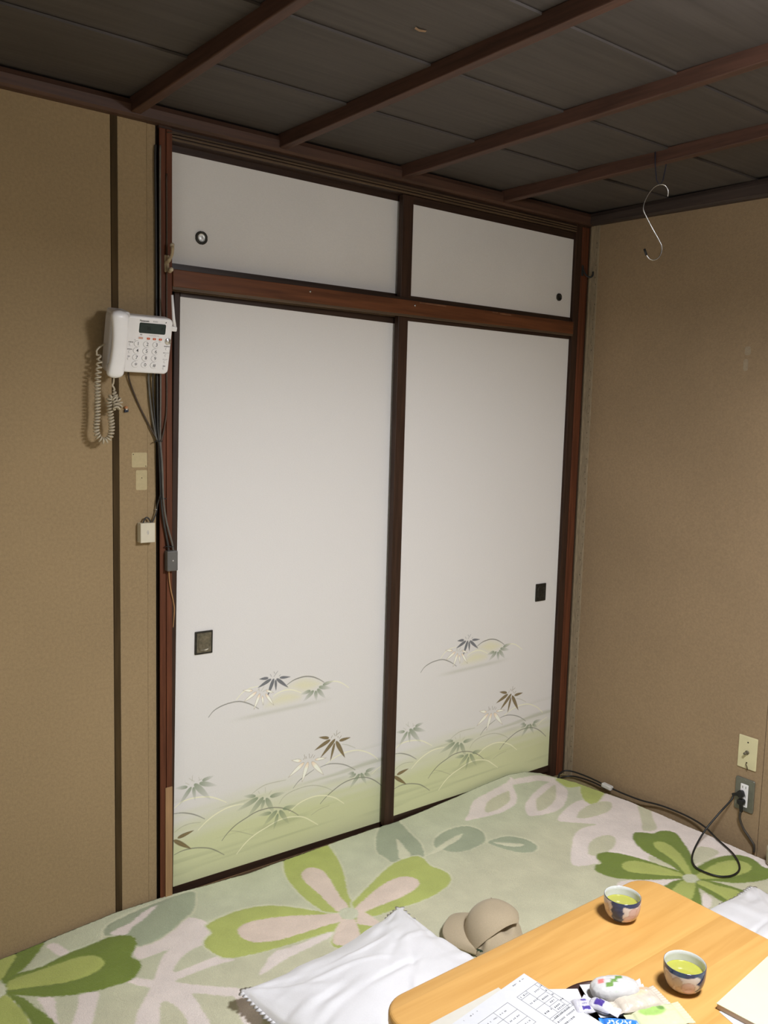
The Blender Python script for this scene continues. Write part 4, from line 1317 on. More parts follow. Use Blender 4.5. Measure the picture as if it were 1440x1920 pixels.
def tea_cup(x, y, label, kind):
    t = empty('tea_cup', (x, y, TZ))
    tag(t, label, 'cup', 'tea cups on the low table')
    R = 0.0405
    prof = [(0.0, 0.0035), (0.017, 0.0035), (0.0185, 0.0), (0.0215, 0.0), (0.0235, 0.0035), (0.0310, 0.0080), (0.0362, 0.0160), (0.0390, 0.026), (R - 0.0002, 0.036), (R + 0.0002, 0.046), (R - 0.0002, 0.0530), (R - 0.0005, 0.0540), (R - 0.0011, 0.0543)]
    pp = [tuple(v)[:2] for v in smooth_path([(a, b, 0) for a, b in prof[4:]], 5)]
    prof = prof[:4] + pp
    seg = 96
    a = np.linspace(0, 2 * np.pi, seg, endpoint=False)
    P = np.array([[(r * math.cos(t_), r * math.sin(t_), z_) for r, z_ in prof] for t_ in a])
    o = grid_mesh('cup_body', P, M['cup'], t, closed_u=True)
    vcolor(o, cup_colors(P.reshape(-1, 3), 0, kind))
    lathe('cup_lining', [(R - 0.0011, 0.0543), (R - 0.0018, 0.0538), (R - 0.0022, 0.046), (R - 0.0025, 0.036), (0.0362, 0.026), (0.0325, 0.0165), (0.020, 0.010), (0, 0.009)], M['cup_in'], t, seg=64)
    lathe('tea', [(0, 0.0335), (0.030, 0.0335), (0.0358, 0.0337), (0.0374, 0.0345)], M['tea'], t, seg=64)
    return t
CAMDIR = math.degrees(math.atan2(-2.41 + 1.29, -1.08 - 0.497))
tea_cup(0.497, -1.2895, 'blue and white tea cup near the far corner of the table, navy panel in front',
        dict(petals=[(CAMDIR - 62, .030, .34, .017, 0), (CAMDIR - 45, .016, .30, .012, 0), (CAMDIR + 40, .032, .30, .012, 1), (CAMDIR + 66, .030, .30, .014, 1), (CAMDIR + 30, .016, .40, .011, 1), (CAMDIR + 62, .012, .4, .010, 0), (CAMDIR + 180, .025, .5, .015, 1)],
             panels=[(CAMDIR - 14, 23, 17), (CAMDIR + 140, 25, 18), (CAMDIR - 130, 22, 16)], band=(CAMDIR + 40, 42)))
CAMDIR2 = math.degrees(math.atan2(-2.41 + 1.51, -1.08 - 0.397))
tea_cup(0.397, -1.5145, 'blue and white tea cup between the sweets and the cream pad, peony in front',
        dict(petals=[(CAMDIR2 - 48, .026, .34, .017, 0), (CAMDIR2 - 16, .029, .24, .014, 0), (CAMDIR2 - 6, .014, .30, .011, 0), (CAMDIR2 + 14, .024, .34, .012, 1), (CAMDIR2 + 20, .014, .30, .010, 1), (CAMDIR2 + 180, .025, .5, .015, 1)],
             panels=[(CAMDIR2 + 76, 42, 28), (CAMDIR2 - 84, 26, 20), (CAMDIR2 + 160, 24, 18)], band=(CAMDIR2 - 15, 62)))

# ------------------------------------------------------------------ papers, pad, sweets
def sheet(name, label, cat, corner, ex_deg, w, h, z, m, th=0.0004, curl=0.0, group=None):
    """flat sheet; corner = far left corner... local x along ex, local y towards the viewer"""
    t = empty(name, (corner[0], corner[1], z), (0, 0, math.radians(ex_deg)))
    tag(t, label, cat, group)
    nx, ny = 14, 18
    X, Y = np.meshgrid(np.linspace(0, w, nx), np.linspace(0, -h, ny), indexing='ij')
    Zc = curl * ((X / w - .5) ** 2 + 0.6 * (Y / h + .5) ** 2)
    top = np.stack([X, Y, Zc + th], -1)
    bot = np.stack([X, Y, Zc], -1)
    grid_mesh('sheet', np.concatenate([top, bot[:, ::-1], top[:, :1]], 1), m, t, smooth=False)
    return t

# cream sheet under the form
sheet('paper_sheet', 'plain cream sheet lying under the printed form on the table', 'paper', (-0.120, -1.303), 0.0, 0.215, 0.30, TZ + 0.0004, M['paper_cream'], 0.002)
fm = sheet('printed_form', 'white printed form with table rules on the near part of the table', 'paper', (-0.0585, -1.3320), 3.5, 0.208, 0.297, TZ + 0.0062, M['paper'], 0.0006)
def form_print(parent):
    bm = bmesh.new()
    rr = random.Random(5)
    W = 0.208
    z = 0.0007
    def ln(x0, y0, x1, y1, w=0.0005):
        if abs(x1 - x0) > abs(y1 - y0):
            add_box(bm, (min(x0, x1), y0 - w / 2, z - .0001), (max(x0, x1), y0 + w / 2, z + .00005))
        else:
            add_box(bm, (x0 - w / 2, min(y0, y1), z - .0001), (x0 + w / 2, max(y0, y1), z + .00005))
    def words(x0, y, x1, hgt, fill=0.7):
        x = x0
        while x < x1:
            l = rr.uniform(.6, 1.3) * hgt
            if rr.random() < fill:
                for q in range(3):
                    if rr.random() < .7:
                        add_box(bm, (x, y - hgt / 2 + q * hgt / 3, z - .0001), (x + l * .8, y - hgt / 2 + q * hgt / 3 + hgt * .13, z + .00005))
                add_box(bm, (x + l * rr.uniform(.2, .6), y - hgt / 2, z - .0001), (x + l * .7, y + hgt / 2, z + .00005))
            x += l * 1.15
    # heading line, boxes of a table, rows of small characters
    words(0.148, -0.009, 0.198, 0.0026, .4)
    words(0.024, -0.009, 0.062, 0.0024, .35)
    for x0, y0, x1, y1 in ((.146, -.0345, .2065, -.0345), (.146, -.045, .1715, -.045), (.1715, -.062, .1985, -.062), (.146, -.080, .1985, -.080), (.146, -.1125, .2065, -.1125), (.146, -.119, .2065, -.119),
                           (.1715, -.092, .1985, -.092), (.146, -.0345, .146, -.16), (.1715, -.0345, .1715, -.1125), (.1985, -.0345, .1985, -.119), (.2065, -.0345, .2065, -.16),
                           (.040, -.032, .122, -.032), (.040, -.032, .040, -.13), (.082, -.032, .082, -.10), (.122, -.032, .122, -.10), (.040, -.056, .122, -.056), (.040, -.08, .122, -.08), (.040, -.10, .122, -.10)):
        ln(x0, y0, x1, y1, .0006)
    for y, x0, x1 in ((-.040, .150, .168), (-.0635, .150, .168), (-.048, .176, .194), (-.071, .176, .194), (-.098, .150, .168), (-.086, .176, .195), (-.100, .176, .195), (-.107, .176, .195),
                      (-.045, .200, .205), (-.060, .200, .205), (-.075, .200, .205), (-.095, .200, .205), (-.117, .150, .195), (-.128, .150, .20), (-.139, .150, .19)):
        words(x0, y, x1, 0.0034, .85)
    for y in (-.044, -.068, -.09):
        words(.046, y, .078, 0.0028, .6)
        words(.087, y, .118, 0.0028, .5)
    for k in range(9):
        y = -0.150 - k * 0.0150
        words(0.016, y, rr.uniform(.09, .14), 0.0028, .55)
    o = bm_obj('form_print', bm, M['ink'], parent)
    o['kind'] = 'stuff'
form_print(fm)
fm.rotation_euler = (0.0, -0.062, math.radians(3.5))     # its right edge rides up on the tray
# loose white slip resting on the rim of the tray
sheet('paper_sheet', 'blank white slip on the tray rim between the printed form and the bun', 'paper', (0.1530, -1.3710), -34.0, 0.064, 0.085, TZ + 0.0135, M['paper'], 0.0004)
# cream pad at the right
_pe = 5.2
pd = empty('writing_pad', (0.3925, -1.5880, TZ + 0.0008), (0, 0, math.radians(_pe)))
tag(pd, 'thick cream pad lying on the right end of the table', 'pad')
box('page_block', (0.0012, -0.2090, 0.0), (0.2960, -0.0012, 0.0100), M['pad_side'], pd, bev=0.0008)
box('cover', (0.0, -0.2100, 0.0100), (0.2970, 0.0, 0.0116), M['pad_top'], pd, bev=0.0006)
sheet('paper_sheet', 'blank white sheet sticking out from under the near end of the cream pad', 'paper', (0.3905, -1.5960), -15.0, 0.09, 0.15, TZ + 0.0002, M['paper'], 0.0004)
_pad_fix = True

# dark tray
tr = empty('sweets_tray', (0.196, -1.512, TZ))
tag(tr, 'dark lacquer tray of wrapped sweets beside the printed form', 'tray')
lathe('tray_body', [(0, 0.003), (0.100, 0.003), (0.110, 0.006), (0.1165, 0.0125), (0.1195, 0.0130), (0.1205, 0.0115), (0.114, 0.004), (0.104, 0.0), (0, 0.0)], M['tray'], tr, seg=64)
TT = TZ + 0.0035
sheet('paper_napkin', 'white paper napkin spread on the sweets tray under the wrapped bun', 'napkin', (0.2180, -1.4015), -26.6, 0.114, 0.095, TZ + 0.0115, M['paper'], 0.0004, curl=0.006)

def pack(name, label, loc, rz, L, W, H, colfn, crimp=0.014, tilt=(0, 0), seed=0, n=(56, 36), pinch=0.35):
    """pillow pack: sealed crimped ends, bulging middle, creases by noise; colfn(u, v) gives its print"""
    t = empty(name, loc, (tilt[0], tilt[1], rz))
    tag(t, label, 'sweet', 'wrapped sweets on the tray')
    u = np.linspace(-1, 1, n[0])
    v = np.linspace(-1, 1, n[1])
    U, V = np.meshgrid(u, v, indexing='ij')
    end = crimp / (L / 2)
    body = np.clip((1 - np.abs(U)) / 0.42, 0, 1)
    bulge = np.sqrt(np.clip(1 - (1 - np.clip((1 - np.abs(U) - end) / 0.40, 0, 1)) ** 2, 0, 1))
    wv = np.clip(1 - np.abs(V) ** 2.6, 0, 1) ** 0.55
    wid = W / 2 * (1 - pinch * (1 - bulge) * 0.5 + pinch * 0.35 * np.clip((np.abs(U) - 1 + end) / end, 0, 1))
    wr = (vnoise(U * 5 + seed, V * 4, seed) - .5) * .22 + (vnoise(U * 12 + seed, V * 3, seed + 1) - .5) * .16
    Zt = H / 2 * bulge * wv * (1 + wr) + 0.0004
    Zb = -H / 2 * bulge * wv * 0.95 - 0.0004
    flut = 0.0006 * np.sin(V * 26) * np.clip((np.abs(U) - 1 + end) / end * 2, 0, 1)
    X, Y = U * L / 2, V * wid
    up = np.stack([X, Y, Zt + H * .47 + flut], -1)
    dn = np.stack([X, Y, Zb + H * .47 + flut], -1)
    full = np.concatenate([up, dn[:, ::-1]], 1)
    o = grid_mesh('wrapper', full, M['wrap'], t)
    C = colfn(U, V)
    vcolor(o, np.concatenate([C, C[:, ::-1]], 1).reshape(-1, 3))
    return t

def mix(C, c, a):
    a = a[..., None]
    return C * (1 - a) + np.asarray(c) * a
def col_bun(U, V):
    C = np.broadcast_to(np.array((0.50, 0.49, 0.475)), U.shape + (3,)).copy()
    def para(u0, v0, du, dv, sh, col, a):
        x = U - u0 - sh * (V - v0)
        return mix(C, col, (sstep(du + .02, du - .02, np.abs(x)) * sstep(dv + .03, dv - .03, np.abs(V - v0))) * a)
    for k in range(3):
        C = para(-0.31 + 0.26 * k, -0.36 + 0.36 * k, 0.150, 0.180, 0.20, (0.12, 0.24, 0.04), 0.95)
    C = para(-0.10, -0.78, 0.09, 0.12, 0.2, (0.40, 0.46, 0.36), 0.6)
    C = para(-0.58, 0.06, 0.120, 0.21, 0.2, (0.66, 0.13, 0.11), 0.9)
    return C
def col_cracker(U, V):
    C = np.broadcast_to(np.array((0.50, 0.44, 0.36)), U.shape + (3,)).copy()
    C = mix(C, (0.70, 0.46, 0.24), sstep(0.75, 0.2, np.hypot((U - .10) / .75, (V - .25) / .7)) * 0.55)
    C = mix(C, (0.55, 0.26, 0.10), sstep(0.30, 0.10, np.hypot((U - .35) / 1.0, (V - .55) / .6)) * 0.6)
    C = mix(C, (0.50, 0.16, 0.08), sstep(0.09, 0.04, np.hypot((U + .30) / 1.0, (V - .50) / 1.2)) * 0.7)
    return C
def col_green(U, V):
    C = np.broadcast_to(np.array((0.53, 0.54, 0.33)), U.shape + (3,)).copy()
    C = mix(C, (0.27, 0.45, 0.10), sstep(1.1, 0.75, np.hypot((U + .10) / .48, (V - .35) / .55)) * 0.9)
    C = mix(C, (0.10, 0.22, 0.05), sstep(1.0, 0.6, np.hypot((U - .22) / .14, (V - .45) / .30)) * 0.8)
    return C
def col_purple(U, V):
    C = np.broadcast_to(np.array((0.52, 0.51, 0.55)), U.shape + (3,)).copy()
    C = mix(C, (0.060, 0.035, 0.22), (sstep(0.25, 0.20, np.abs(U + .05)) * sstep(0.62, 0.55, np.abs(V + 0.1))))
    C = mix(C, (0.10, 0.08, 0.30), (sstep(0.05, 0.03, np.abs(U + .55)) * sstep(0.5, 0.45, np.abs(V))))
    return C
def col_stripe(U, V):
    C = np.broadcast_to(np.array((0.50, 0.49, 0.53)), U.shape + (3,)).copy()
    C = mix(C, (0.10, 0.07, 0.33), (sstep(0.20, 0.16, np.abs(U - .15)) * sstep(0.20, 0.14, np.abs(V - .55))))
    C = mix(C, (0.07, 0.05, 0.25), (sstep(0.30, 0.26, np.abs(U - .1)) * sstep(0.25, 0.19, np.abs(V + .60))))
    C = mix(C, (0.25, 0.24, 0.36), (sstep(0.24, 0.2, np.abs(U - .1)) * sstep(0.10, 0.06, np.abs(V + .02))) * (vnoise(U * 40, V * 8, 3) > .45))
    return C
def col_blue(U, V):
    C = np.broadcast_to(np.array((0.020, 0.17, 0.58)), U.shape + (3,)).copy()
    for k in range(6):
        u0 = -0.62 + k * 0.2
        C = mix(C, (0.8, 0.84, 0.9), sstep(.035, .018, np.abs(U - u0 - .10 * V - .05 * np.sin(V * 7 + k * 2))) * sstep(.50, .42, np.abs(V)) * .9)
        C = mix(C, (0.8, 0.84, 0.9), sstep(.10, .06, np.abs(V - .25 * math.sin(k * 1.7))) * sstep(.07, .05, np.abs(U - u0)) * .9)
    C = mix(C, (0.8, 0.84, 0.9), sstep(.03, .015, np.abs(U - .72)) * sstep(.4, .3, np.abs(V)))
    return C
VR = -37.6
def loaf(name, label, loc, rz, L, W, H, colfn, seed):
    """bun tightly wrapped in thin paper: an oval loaf with fine pleats, the ends tucked under"""
    t = empty(name, loc, (0, 0, rz))
    tag(t, label, 'sweet', 'wrapped sweets on the tray')
    nu, nv = 72, 56
    A, B = np.meshgrid(np.linspace(0, 2 * np.pi, nu, endpoint=False), np.linspace(-np.pi / 2, np.pi / 2, nv), indexing='ij')
    se = lambda c, e: np.sign(c) * np.abs(c) ** e
    wr = 1 + 0.030 * (vnoise(A * 5 + 20, B * 4 + 20, seed) - .5) + 0.035 * (vnoise(A * 11 + 20, B * 2.5 + 20, seed + 1) - .5)
    X = L / 2 * se(np.cos(B), .72) * se(np.cos(A), .80) * wr
    Y = W / 2 * se(np.cos(B), .72) * se(np.sin(A), .88) * wr
    Z = H / 2 * se(np.sin(B), .80) * wr + H / 2
    o = grid_mesh('wrapper', np.stack([X, Y, Z], -1), M['wrap'], t, closed_u=True)
    C = colfn(X / (L / 2), Y / (W / 2))
    C = np.where((Z < H * .30)[..., None], np.array((0.48, 0.46, 0.45)), C)
    vcolor(o, C.reshape(-1, 3))
    # the loose twisted end of the paper
    U, V = np.meshgrid(np.linspace(0, 1, 16), np.linspace(-1, 1, 14), indexing='ij')
    P = np.stack([L / 2 - 0.008 + U * 0.018, V * W * (0.30 + 0.12 * U), H * (0.42 + 0.10 * np.sin(V * 9) * U + 0.12 * U)], -1)
    e = grid_mesh('paper_end', P, M['wrap'], t)
    vcolor(e, np.broadcast_to(np.array((0.62, 0.60, 0.58)), (16 * 14, 3)))
    return t
loaf('wrapped_bun', 'white wrapped bun with green steps and a red square on the napkin', (0.2490, -1.4610, TZ + 0.0090), math.radians(-31.7), 0.096, 0.056, 0.036, col_bun, 3)
pack('wrapped_cracker', 'clear wrapped beige cracker between the white bun and the green packet', (0.2640, -1.4990, TZ + 0.0095), math.radians(-19), 0.116, 0.056, 0.022, col_cracker, 0.014, seed=7, pinch=.25)
pack('green_tea_packet', 'pale yellow packet with a green oval at the near rim of the tray', (0.2640, -1.5470, TZ + 0.0085), math.radians(-24), 0.122, 0.060, 0.014, col_green, 0.016, seed=11, pinch=.15)
pack('wrapped_candy', 'white candy with a broad dark purple band beside the wrapped bun', (0.1930, -1.4720, TZ + 0.0130), math.radians(-70), 0.074, 0.030, 0.018, col_purple, 0.016, seed=15, pinch=.6)
pack('wrapped_candy', 'white candy with two purple dashes at the edge of the printed form', (0.1690, -1.4500, TZ + 0.0110), math.radians(VR + 8), 0.056, 0.038, 0.014, col_stripe, 0.010, seed=19, pinch=.3)
pack('blue_packet', 'bright blue packet with white lettering in front of the purple candy', (0.1880, -1.5250, TZ + 0.0095), math.radians(-41), 0.078, 0.036, 0.012, col_blue, 0.008, seed=23, pinch=.1)

# ------------------------------------------------------------------ wall telephone
def telephone():
    # local frame: x right, y up along the face, z out of the face; the face leans forward at its top
    x0, z0 = -0.1300, 1.6660
    R = Matrix.Translation((x0, -0.0645, z0)) @ Matrix.Rotation(math.radians(90 + 14.5), 4, 'X')
    t = empty('telephone')
    t.matrix_world = R
    tag(t, 'white push-button telephone with handset fixed to the tan wall', 'telephone')
    bpy.context.view_layer.update()
    I = Matrix.Identity(4)
    # main shell: right part with the keys, left part is the cradle under the handset
    out = rrect(0.136, 0.157, 0.014, 6)
    prism('body', out, -0.040, 0.0, M['white_pl'], t, bev=0.006, seg=4, mx=Matrix.Translation((0.024, 0.0, 0)), smooth=False)
    cr = []
    for k in range(41):
        s = -1 + 2 * k / 40
        cr.append((s, 0))
    bm = bmesh.new()
    add_prism(bm, rrect(0.052, 0.176, 0.022, 8), -0.046, 0.004, 0.008, 4, Matrix.Translation((-0.0600, 0.0, 0)))
    add_prism(bm, rrect(0.046, 0.018, 0.006, 3), -0.046, 0.010, 0.004, 3, Matrix.Translation((-0.0600, 0.079, 0)))
    bm_obj('cradle', bm, mat('white_plastic_cradle', (0.60, 0.57, 0.55), 0.35, var=0.02, scale=(20, 20, 20)), t)
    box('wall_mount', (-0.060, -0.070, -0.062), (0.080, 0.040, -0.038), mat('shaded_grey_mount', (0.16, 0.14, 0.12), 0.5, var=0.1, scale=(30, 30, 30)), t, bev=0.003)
    # handset: swept rounded sections along y, thick at both ends
    n, sg = 44, 28
    P = np.zeros((sg, n, 3))
    for j in range(n):
        f = j / (n - 1)
        s = -1 + 2 * f
        endr = math.sqrt(max(0.0, 1 - max(0, (abs(s) - 0.80) / 0.20) ** 2))
        w = (0.0205 + 0.0035 * abs(s) ** 2.5 + (0.0015 if s > 0 else 0.0) * abs(s)) * (0.18 + 0.82 * endr)
        th = (0.0125 + 0.0045 * abs(s) ** 3) * (0.25 + 0.75 * endr)
        zc = 0.026 - 0.010 * (abs(s) ** 2) * 0.6 + 0.004 * (1 - s * s)
        for k in range(sg):
            a = 2 * math.pi * k / sg
            ca, sa = math.cos(a), math.sin(a)
            P[k, j] = (-0.0715 + 0.004 * (1 - s * s) + w * math.copysign(abs(ca) ** 0.75, ca), s * 0.091, zc + th * math.copysign(abs(sa) ** 0.75, sa))
    hs = grid_mesh('handset', P, M['white_pl'], t, closed_u=True)
    for e in (0, n - 1):
        pass
    bm = bmesh.new()
    bm.from_mesh(hs.data)
    bmesh.ops.holes_fill(bm, edges=[e for e in bm.edges if e.is_boundary], sides=0)
    bm.to_mesh(hs.data)
    bm.free()
    hs.data.polygons.foreach_set('use_smooth', [True] * len(hs.data.polygons))
    ecm = mat('white_plastic_cup', (0.66, 0.63, 0.61), 0.35, var=0.02, scale=(20, 20, 20))
    for s, nm in ((-1, 'mouthpiece'), (1, 'earpiece')):
        lathe(nm, [(0.019, -0.004), (0.0195, 0.010), (0.016, 0.014), (0, 0.014)], ecm, hs, seg=24, mx=Matrix.Translation((-0.0690, s * 0.068, 0.000)))
    # display
    prism('display', rrect(0.0765, 0.0285, 0.004, 4), -0.001, 0.0012, M['lcd'], t, bev=0.0006, seg=1, mx=Matrix.Translation((0.0330, 0.0475, 0)))
    T = lambda x, y, z=0.0005: Matrix.Translation((x, y, z))
    text_mesh('brand_print', 'Panasonic', 0.0068, M['ink'], t, T(-0.0050, 0.0665), align='LEFT', weight=0.00014)
    text_mesh('model_print', 'VE-GD24', 0.0036, M['greyink'], t, T(0.0395, 0.0668))
    text_mesh('mark_print', '\u266b', 0.0060, M['ink'], t, T(0.0700, 0.0668))
    lcdm = mat('display_digits', (0.006, 0.010, 0.009), 0.3, var=0.02, scale=(20, 20, 20))
    text_mesh('display_print', '20', 0.013, lcdm, t, T(0.022, 0.0475, 0.0013))
    text_mesh('display_print', '0', 0.012, lcdm, t, T(0.061, 0.0475, 0.0013))
    # function keys
    for k, x in enumerate((0.0225, 0.0400, 0.0575)):
        ky = prism('function_key', rrect(0.0145, 0.0078, 0.0034, 4), -0.0005, 0.0010, M['white_pl'], t, bev=0.0004, seg=1, mx=T(x, 0.0195, 0))
        prism('key_mark', rrect(0.0092, 0.0058, 0.0018, 3), 0.0009, 0.0014, M['orange_key'], ky, mx=T(x + 0.0008, 0.0192, 0))
        text_mesh('key_print', str(k + 1), 0.0042, M['white_pl'], ky, T(x + 0.0008, 0.0192, 0.0015))
    ky = prism('function_key', rrect(0.0160, 0.0085, 0.003, 4), -0.0005, 0.0010, M['white_pl'], t, bev=0.0004, seg=1, mx=T(0.0015, 0.0200, 0))
    prism('key_mark', rrect(0.0125, 0.0052, 0.0012, 3), 0.0009, 0.0014, mat('faded_salmon_key', (0.60, 0.36, 0.28), 0.5, var=0.05, scale=(40, 40, 40)), ky, mx=T(0.0015, 0.0195, 0))
    text_mesh('key_print', '\u901a\u8a71', 0.0034, M['greyink'], ky, T(0.0020, 0.0285))
    text_mesh('key_print', '\u30ef\u30f3\u30bf\u30c3\u30c1\u30c0\u30a4\u30e4\u30eb', 0.0032, M['greyink'], t, T(0.0395, 0.0278))
    nb = lathe('navigation_button', [(0, 0.0022), (0.0050, 0.0022), (0.0056, 0.0012), (0.0078, 0.0018), (0.0092, 0.0012), (0.0098, -0.0005)], M['chrome'], t, seg=32, mx=T(0.0815, 0.0150, 0))
    # dial keys
    keys = ['1', '2', '3', '4', '5', '6', '7', '8', '9', '*', '0', '#']
    for i, ch in enumerate(keys):
        r, c = divmod(i, 3)
        x, y = -0.0060 + c * 0.0268 - r * 0.0004, 0.0030 - r * 0.0192
        ol = [(0.0098 * math.cos(a), 0.0082 * math.sin(a)) for a in [2 * math.pi * k / 24 for k in range(24)]]
        ky = prism('dial_key', ol, -0.0005, 0.0014, M['white_pl'], t, bev=0.0006, seg=2, mx=T(x, y, 0))
        bm = bmesh.new()
        add_tube(bm, [(x + 0.0102 * math.cos(a), y + 0.0086 * math.sin(a), 0.0) for a in np.linspace(0.45 * math.pi, 1.75 * math.pi, 20)], 0.00042, 5)
        bm_obj('key_outline', bm, M['keyline'], ky, smooth=True)
        text_mesh('key_print', ch, 0.0135 if ch != '*' else 0.019, M['ink'], ky, T(x + 0.0015, y if ch != '*' else y - 0.003, 0.0015), weight=0.00005)
    text_mesh('key_print', '\u3042', 0.003, M['ink'], t, T(-0.014, 0.0125))
    text_mesh('key_print', '\u304b\u3055', 0.003, M['ink'], t, T(0.058, 0.0125))
    # small function keys at both sides
    for x, y, w in ((-0.0255, -0.0005, '\u5b50\u6a5f\u5185\u7dda'), (-0.0265, -0.0205, '\u7559\u5b88\u8a2d\u5b9a'), (-0.0275, -0.0400, '\u4fdd\u7559'),
                    (0.0800, -0.0060, '\u96fb\u8a71\u5e33\u767a\u4fe1'), (0.0795, -0.0245, '\u518d\u30c0\u30a4\u30e4\u30eb'), (0.0785, -0.0430, '\u30ad\u30e3\u30c3\u30c1'), (0.0775, -0.0620, '\u6a5f\u80fd')):
        sk = lathe('side_key', [(0, 0.0010), (0.0026, 0.0010), (0.0032, 0.0004), (0.0034, -0.0004)], M['white_pl'], t, seg=16, mx=T(x, y, 0))
        bm = bmesh.new()
        add_tube(bm, [(x + 0.0036 * math.cos(a), y + 0.0036 * math.sin(a), 0.0) for a in np.linspace(0.5 * math.pi, 1.45 * math.pi, 10)], 0.00036, 5)
        bm_obj('key_outline', bm, M['keyline'], sk, smooth=True)
        text_mesh('key_print', w, 0.0036, M['greyink'], sk, T(x, y + 0.0068))
    # antenna at the top right corner
    an = tube('antenna', [(0.1080, 0.0500, -0.022), (0.1010, 0.078, -0.022), (0.0900, 0.142, -0.023)], [0.0050, 0.0044, 0.0034], M['white_pl'], t, seg=12)
    box('antenna_hinge', (0.090, 0.042, -0.030), (0.112, 0.056, -0.014), M['white_pl'], an, bev=0.003)
    return t
telephone()

# ------------------------------------------------------------------ coiled handset cord
def coiled_cord():
    path = smooth_path([(-0.222, -0.045, 1.662), (-0.236, -0.045, 1.652), (-0.2435, -0.047, 1.640), (-0.236, -0.047, 1.625), (-0.236, -0.047, 1.612),
                        (-0.240, -0.050, 1.585), (-0.2425, -0.050, 1.555), (-0.243, -0.050, 1.520), (-0.2435, -0.050, 1.480), (-0.245, -0.050, 1.455), (-0.2475, -0.050, 1.435),
                        (-0.2435, -0.050, 1.415), (-0.232, -0.050, 1.402), (-0.218, -0.050, 1.403), (-0.208, -0.050, 1.416), (-0.2045, -0.050, 1.440), (-0.207, -0.050, 1.465),
                        (-0.2095, -0.051, 1.490), (-0.2115, -0.053, 1.510), (-0.206, -0.056, 1.522), (-0.199, -0.059, 1.514), (-0.1965, -0.063, 1.500),
                        (-0.1975, -0.066, 1.489), (-0.190, -0.064, 1.494), (-0.1845, -0.060, 1.502), (-0.1870, -0.056, 1.513), (-0.1945, -0.054, 1.518), (-0.1975, -0.053, 1.530),
                        (-0.1985, -0.054, 1.545), (-0.2030, -0.054, 1.552), (-0.2005, -0.055, 1.560), (-0.2000, -0.060, 1.580), (-0.1985, -0.066, 1.592)], 24)
    # resample by length, then wind the helix; both ends stay straight
    L = [0.0]
    for a, b in zip(path, path[1:]):
        L.append(L[-1] + (b - a).length)
    tot = L[-1]
    n = 2600
    A = np.array([tuple(p) for p in path])
    s = np.linspace(0, tot, n)
    C = np.stack([np.interp(s, L, A[:, k]) for k in range(3)], 1)
    for _ in range(3):
        C[1:-1] = (C[:-2] + 2 * C[1:-1] + C[2:]) / 4
    Tn = np.gradient(C, axis=0)
    Tn /= np.linalg.norm(Tn, axis=1)[:, None]
    ref = np.array((0.0, -1.0, 0.0))
    N1 = ref - Tn * (Tn @ ref)[:, None]
    N1 /= np.linalg.norm(N1, axis=1)[:, None]
    N2 = np.cross(Tn, N1)
    rad = 0.0066 * sstep(0.030, 0.052, s) * sstep(tot - 0.050, tot - 0.072, s)
    pitch = 0.0086 + 0.006 * np.exp(-((s - 0.06) / 0.05) ** 2)
    phi = np.cumsum(2 * np.pi / pitch * (s[1] - s[0]))
    H = C + rad[:, None] * (np.cos(phi)[:, None] * N1 + np.sin(phi)[:, None] * N2)
    o = tube('coiled_cord', [tuple(h) for h in H], 0.0027, M['cord_pl'], seg=6)
    tag(o, 'ivory coiled handset cord hanging in a loop below the telephone', 'cord')
coiled_cord()

# tiny pin in the wall
pn = empty('wall_pin', (-0.1462, -0.003, 1.489))
tag(pn, 'tiny orange and navy pin stuck in the wall below the telephone', 'pin')
lathe('pin_head', [(0, 0.0042), (0.0040, 0.003), (0.0056, 0.0), (0.0042, -0.003), (0, -0.004)], M['pin_o'], pn, seg=14, mx=Matrix.Translation((-0.0005, -0.003, 0.0045)))
box('pin_band', (-0.0022, -0.006, -0.003), (0.0035, 0.0, 0.003), M['pin_w'], pn, bev=0.001)
bm = bmesh.new()
add_box(bm, (-0.005, -0.006, -0.0095), (0.0008, 0.001, -0.0015), 0.0015)
add_box(bm, (0.0016, -0.006, -0.0085), (0.0065, 0.001, 0.0002), 0.0015)
bm_obj('pin_foot', bm, M['pin_b'], pn)

# ------------------------------------------------------------------ cables on the left post
def cable(name, label, pts, r, m, cat='cable', sm=8, group=None):
    o = tube(name, smooth_path(pts, sm), r, m, seg=8)
    return tag(o, label, cat, group)
YW = -0.006
cable('cable', 'black cable running down the wall edge beside the left post', [(-0.0565, YW + .002, 2.225), (-0.0585, YW, 2.18), (-0.0570, YW, 2.05), (-0.0560, YW, 1.90), (-0.0555, YW, 1.75), (-0.0555, YW - .004, 1.60), (-0.0550, YW - .006, 1.45), (-0.0535, YW - .010, 1.405), (-0.0515, -0.018, 1.33), (-0.0480, -0.020, 1.232), (-0.0420, -0.022, 1.170), (-0.0290, -0.022, 1.100), (-0.0265, -0.024, 1.075)], 0.0034, M['cable_dk'])
cable('cable', 'grey cable running down the left post from the ceiling', [(-0.0490, -0.018, 2.222), (-0.0500, -0.0185, 2.10), (-0.0495, -0.0185, 1.90), (-0.0495, -0.0185, 1.70), (-0.0490, -0.0185, 1.55), (-0.0500, -0.0185, 1.41), (-0.0465, -0.0240, 1.33), (-0.0440, -0.0260, 1.232), (-0.0340, -0.0250, 1.165), (-0.0170, -0.0245, 1.102), (-0.0130, -0.0250, 1.078)], 0.0028, M['cable_gr'])
cable('cable', 'brown cable stapled to the face of the left post', [(-0.0300, -0.017, 2.150), (-0.0290, -0.017, 2.00), (-0.0300, -0.018, 1.80), (-0.0300, -0.018, 1.62), (-0.0305, -0.018, 1.50), (-0.0360, -0.019, 1.45), (-0.0450, -0.021, 1.412), (-0.0490, -0.022, 1.40)], 0.0026, M['cable_br'])
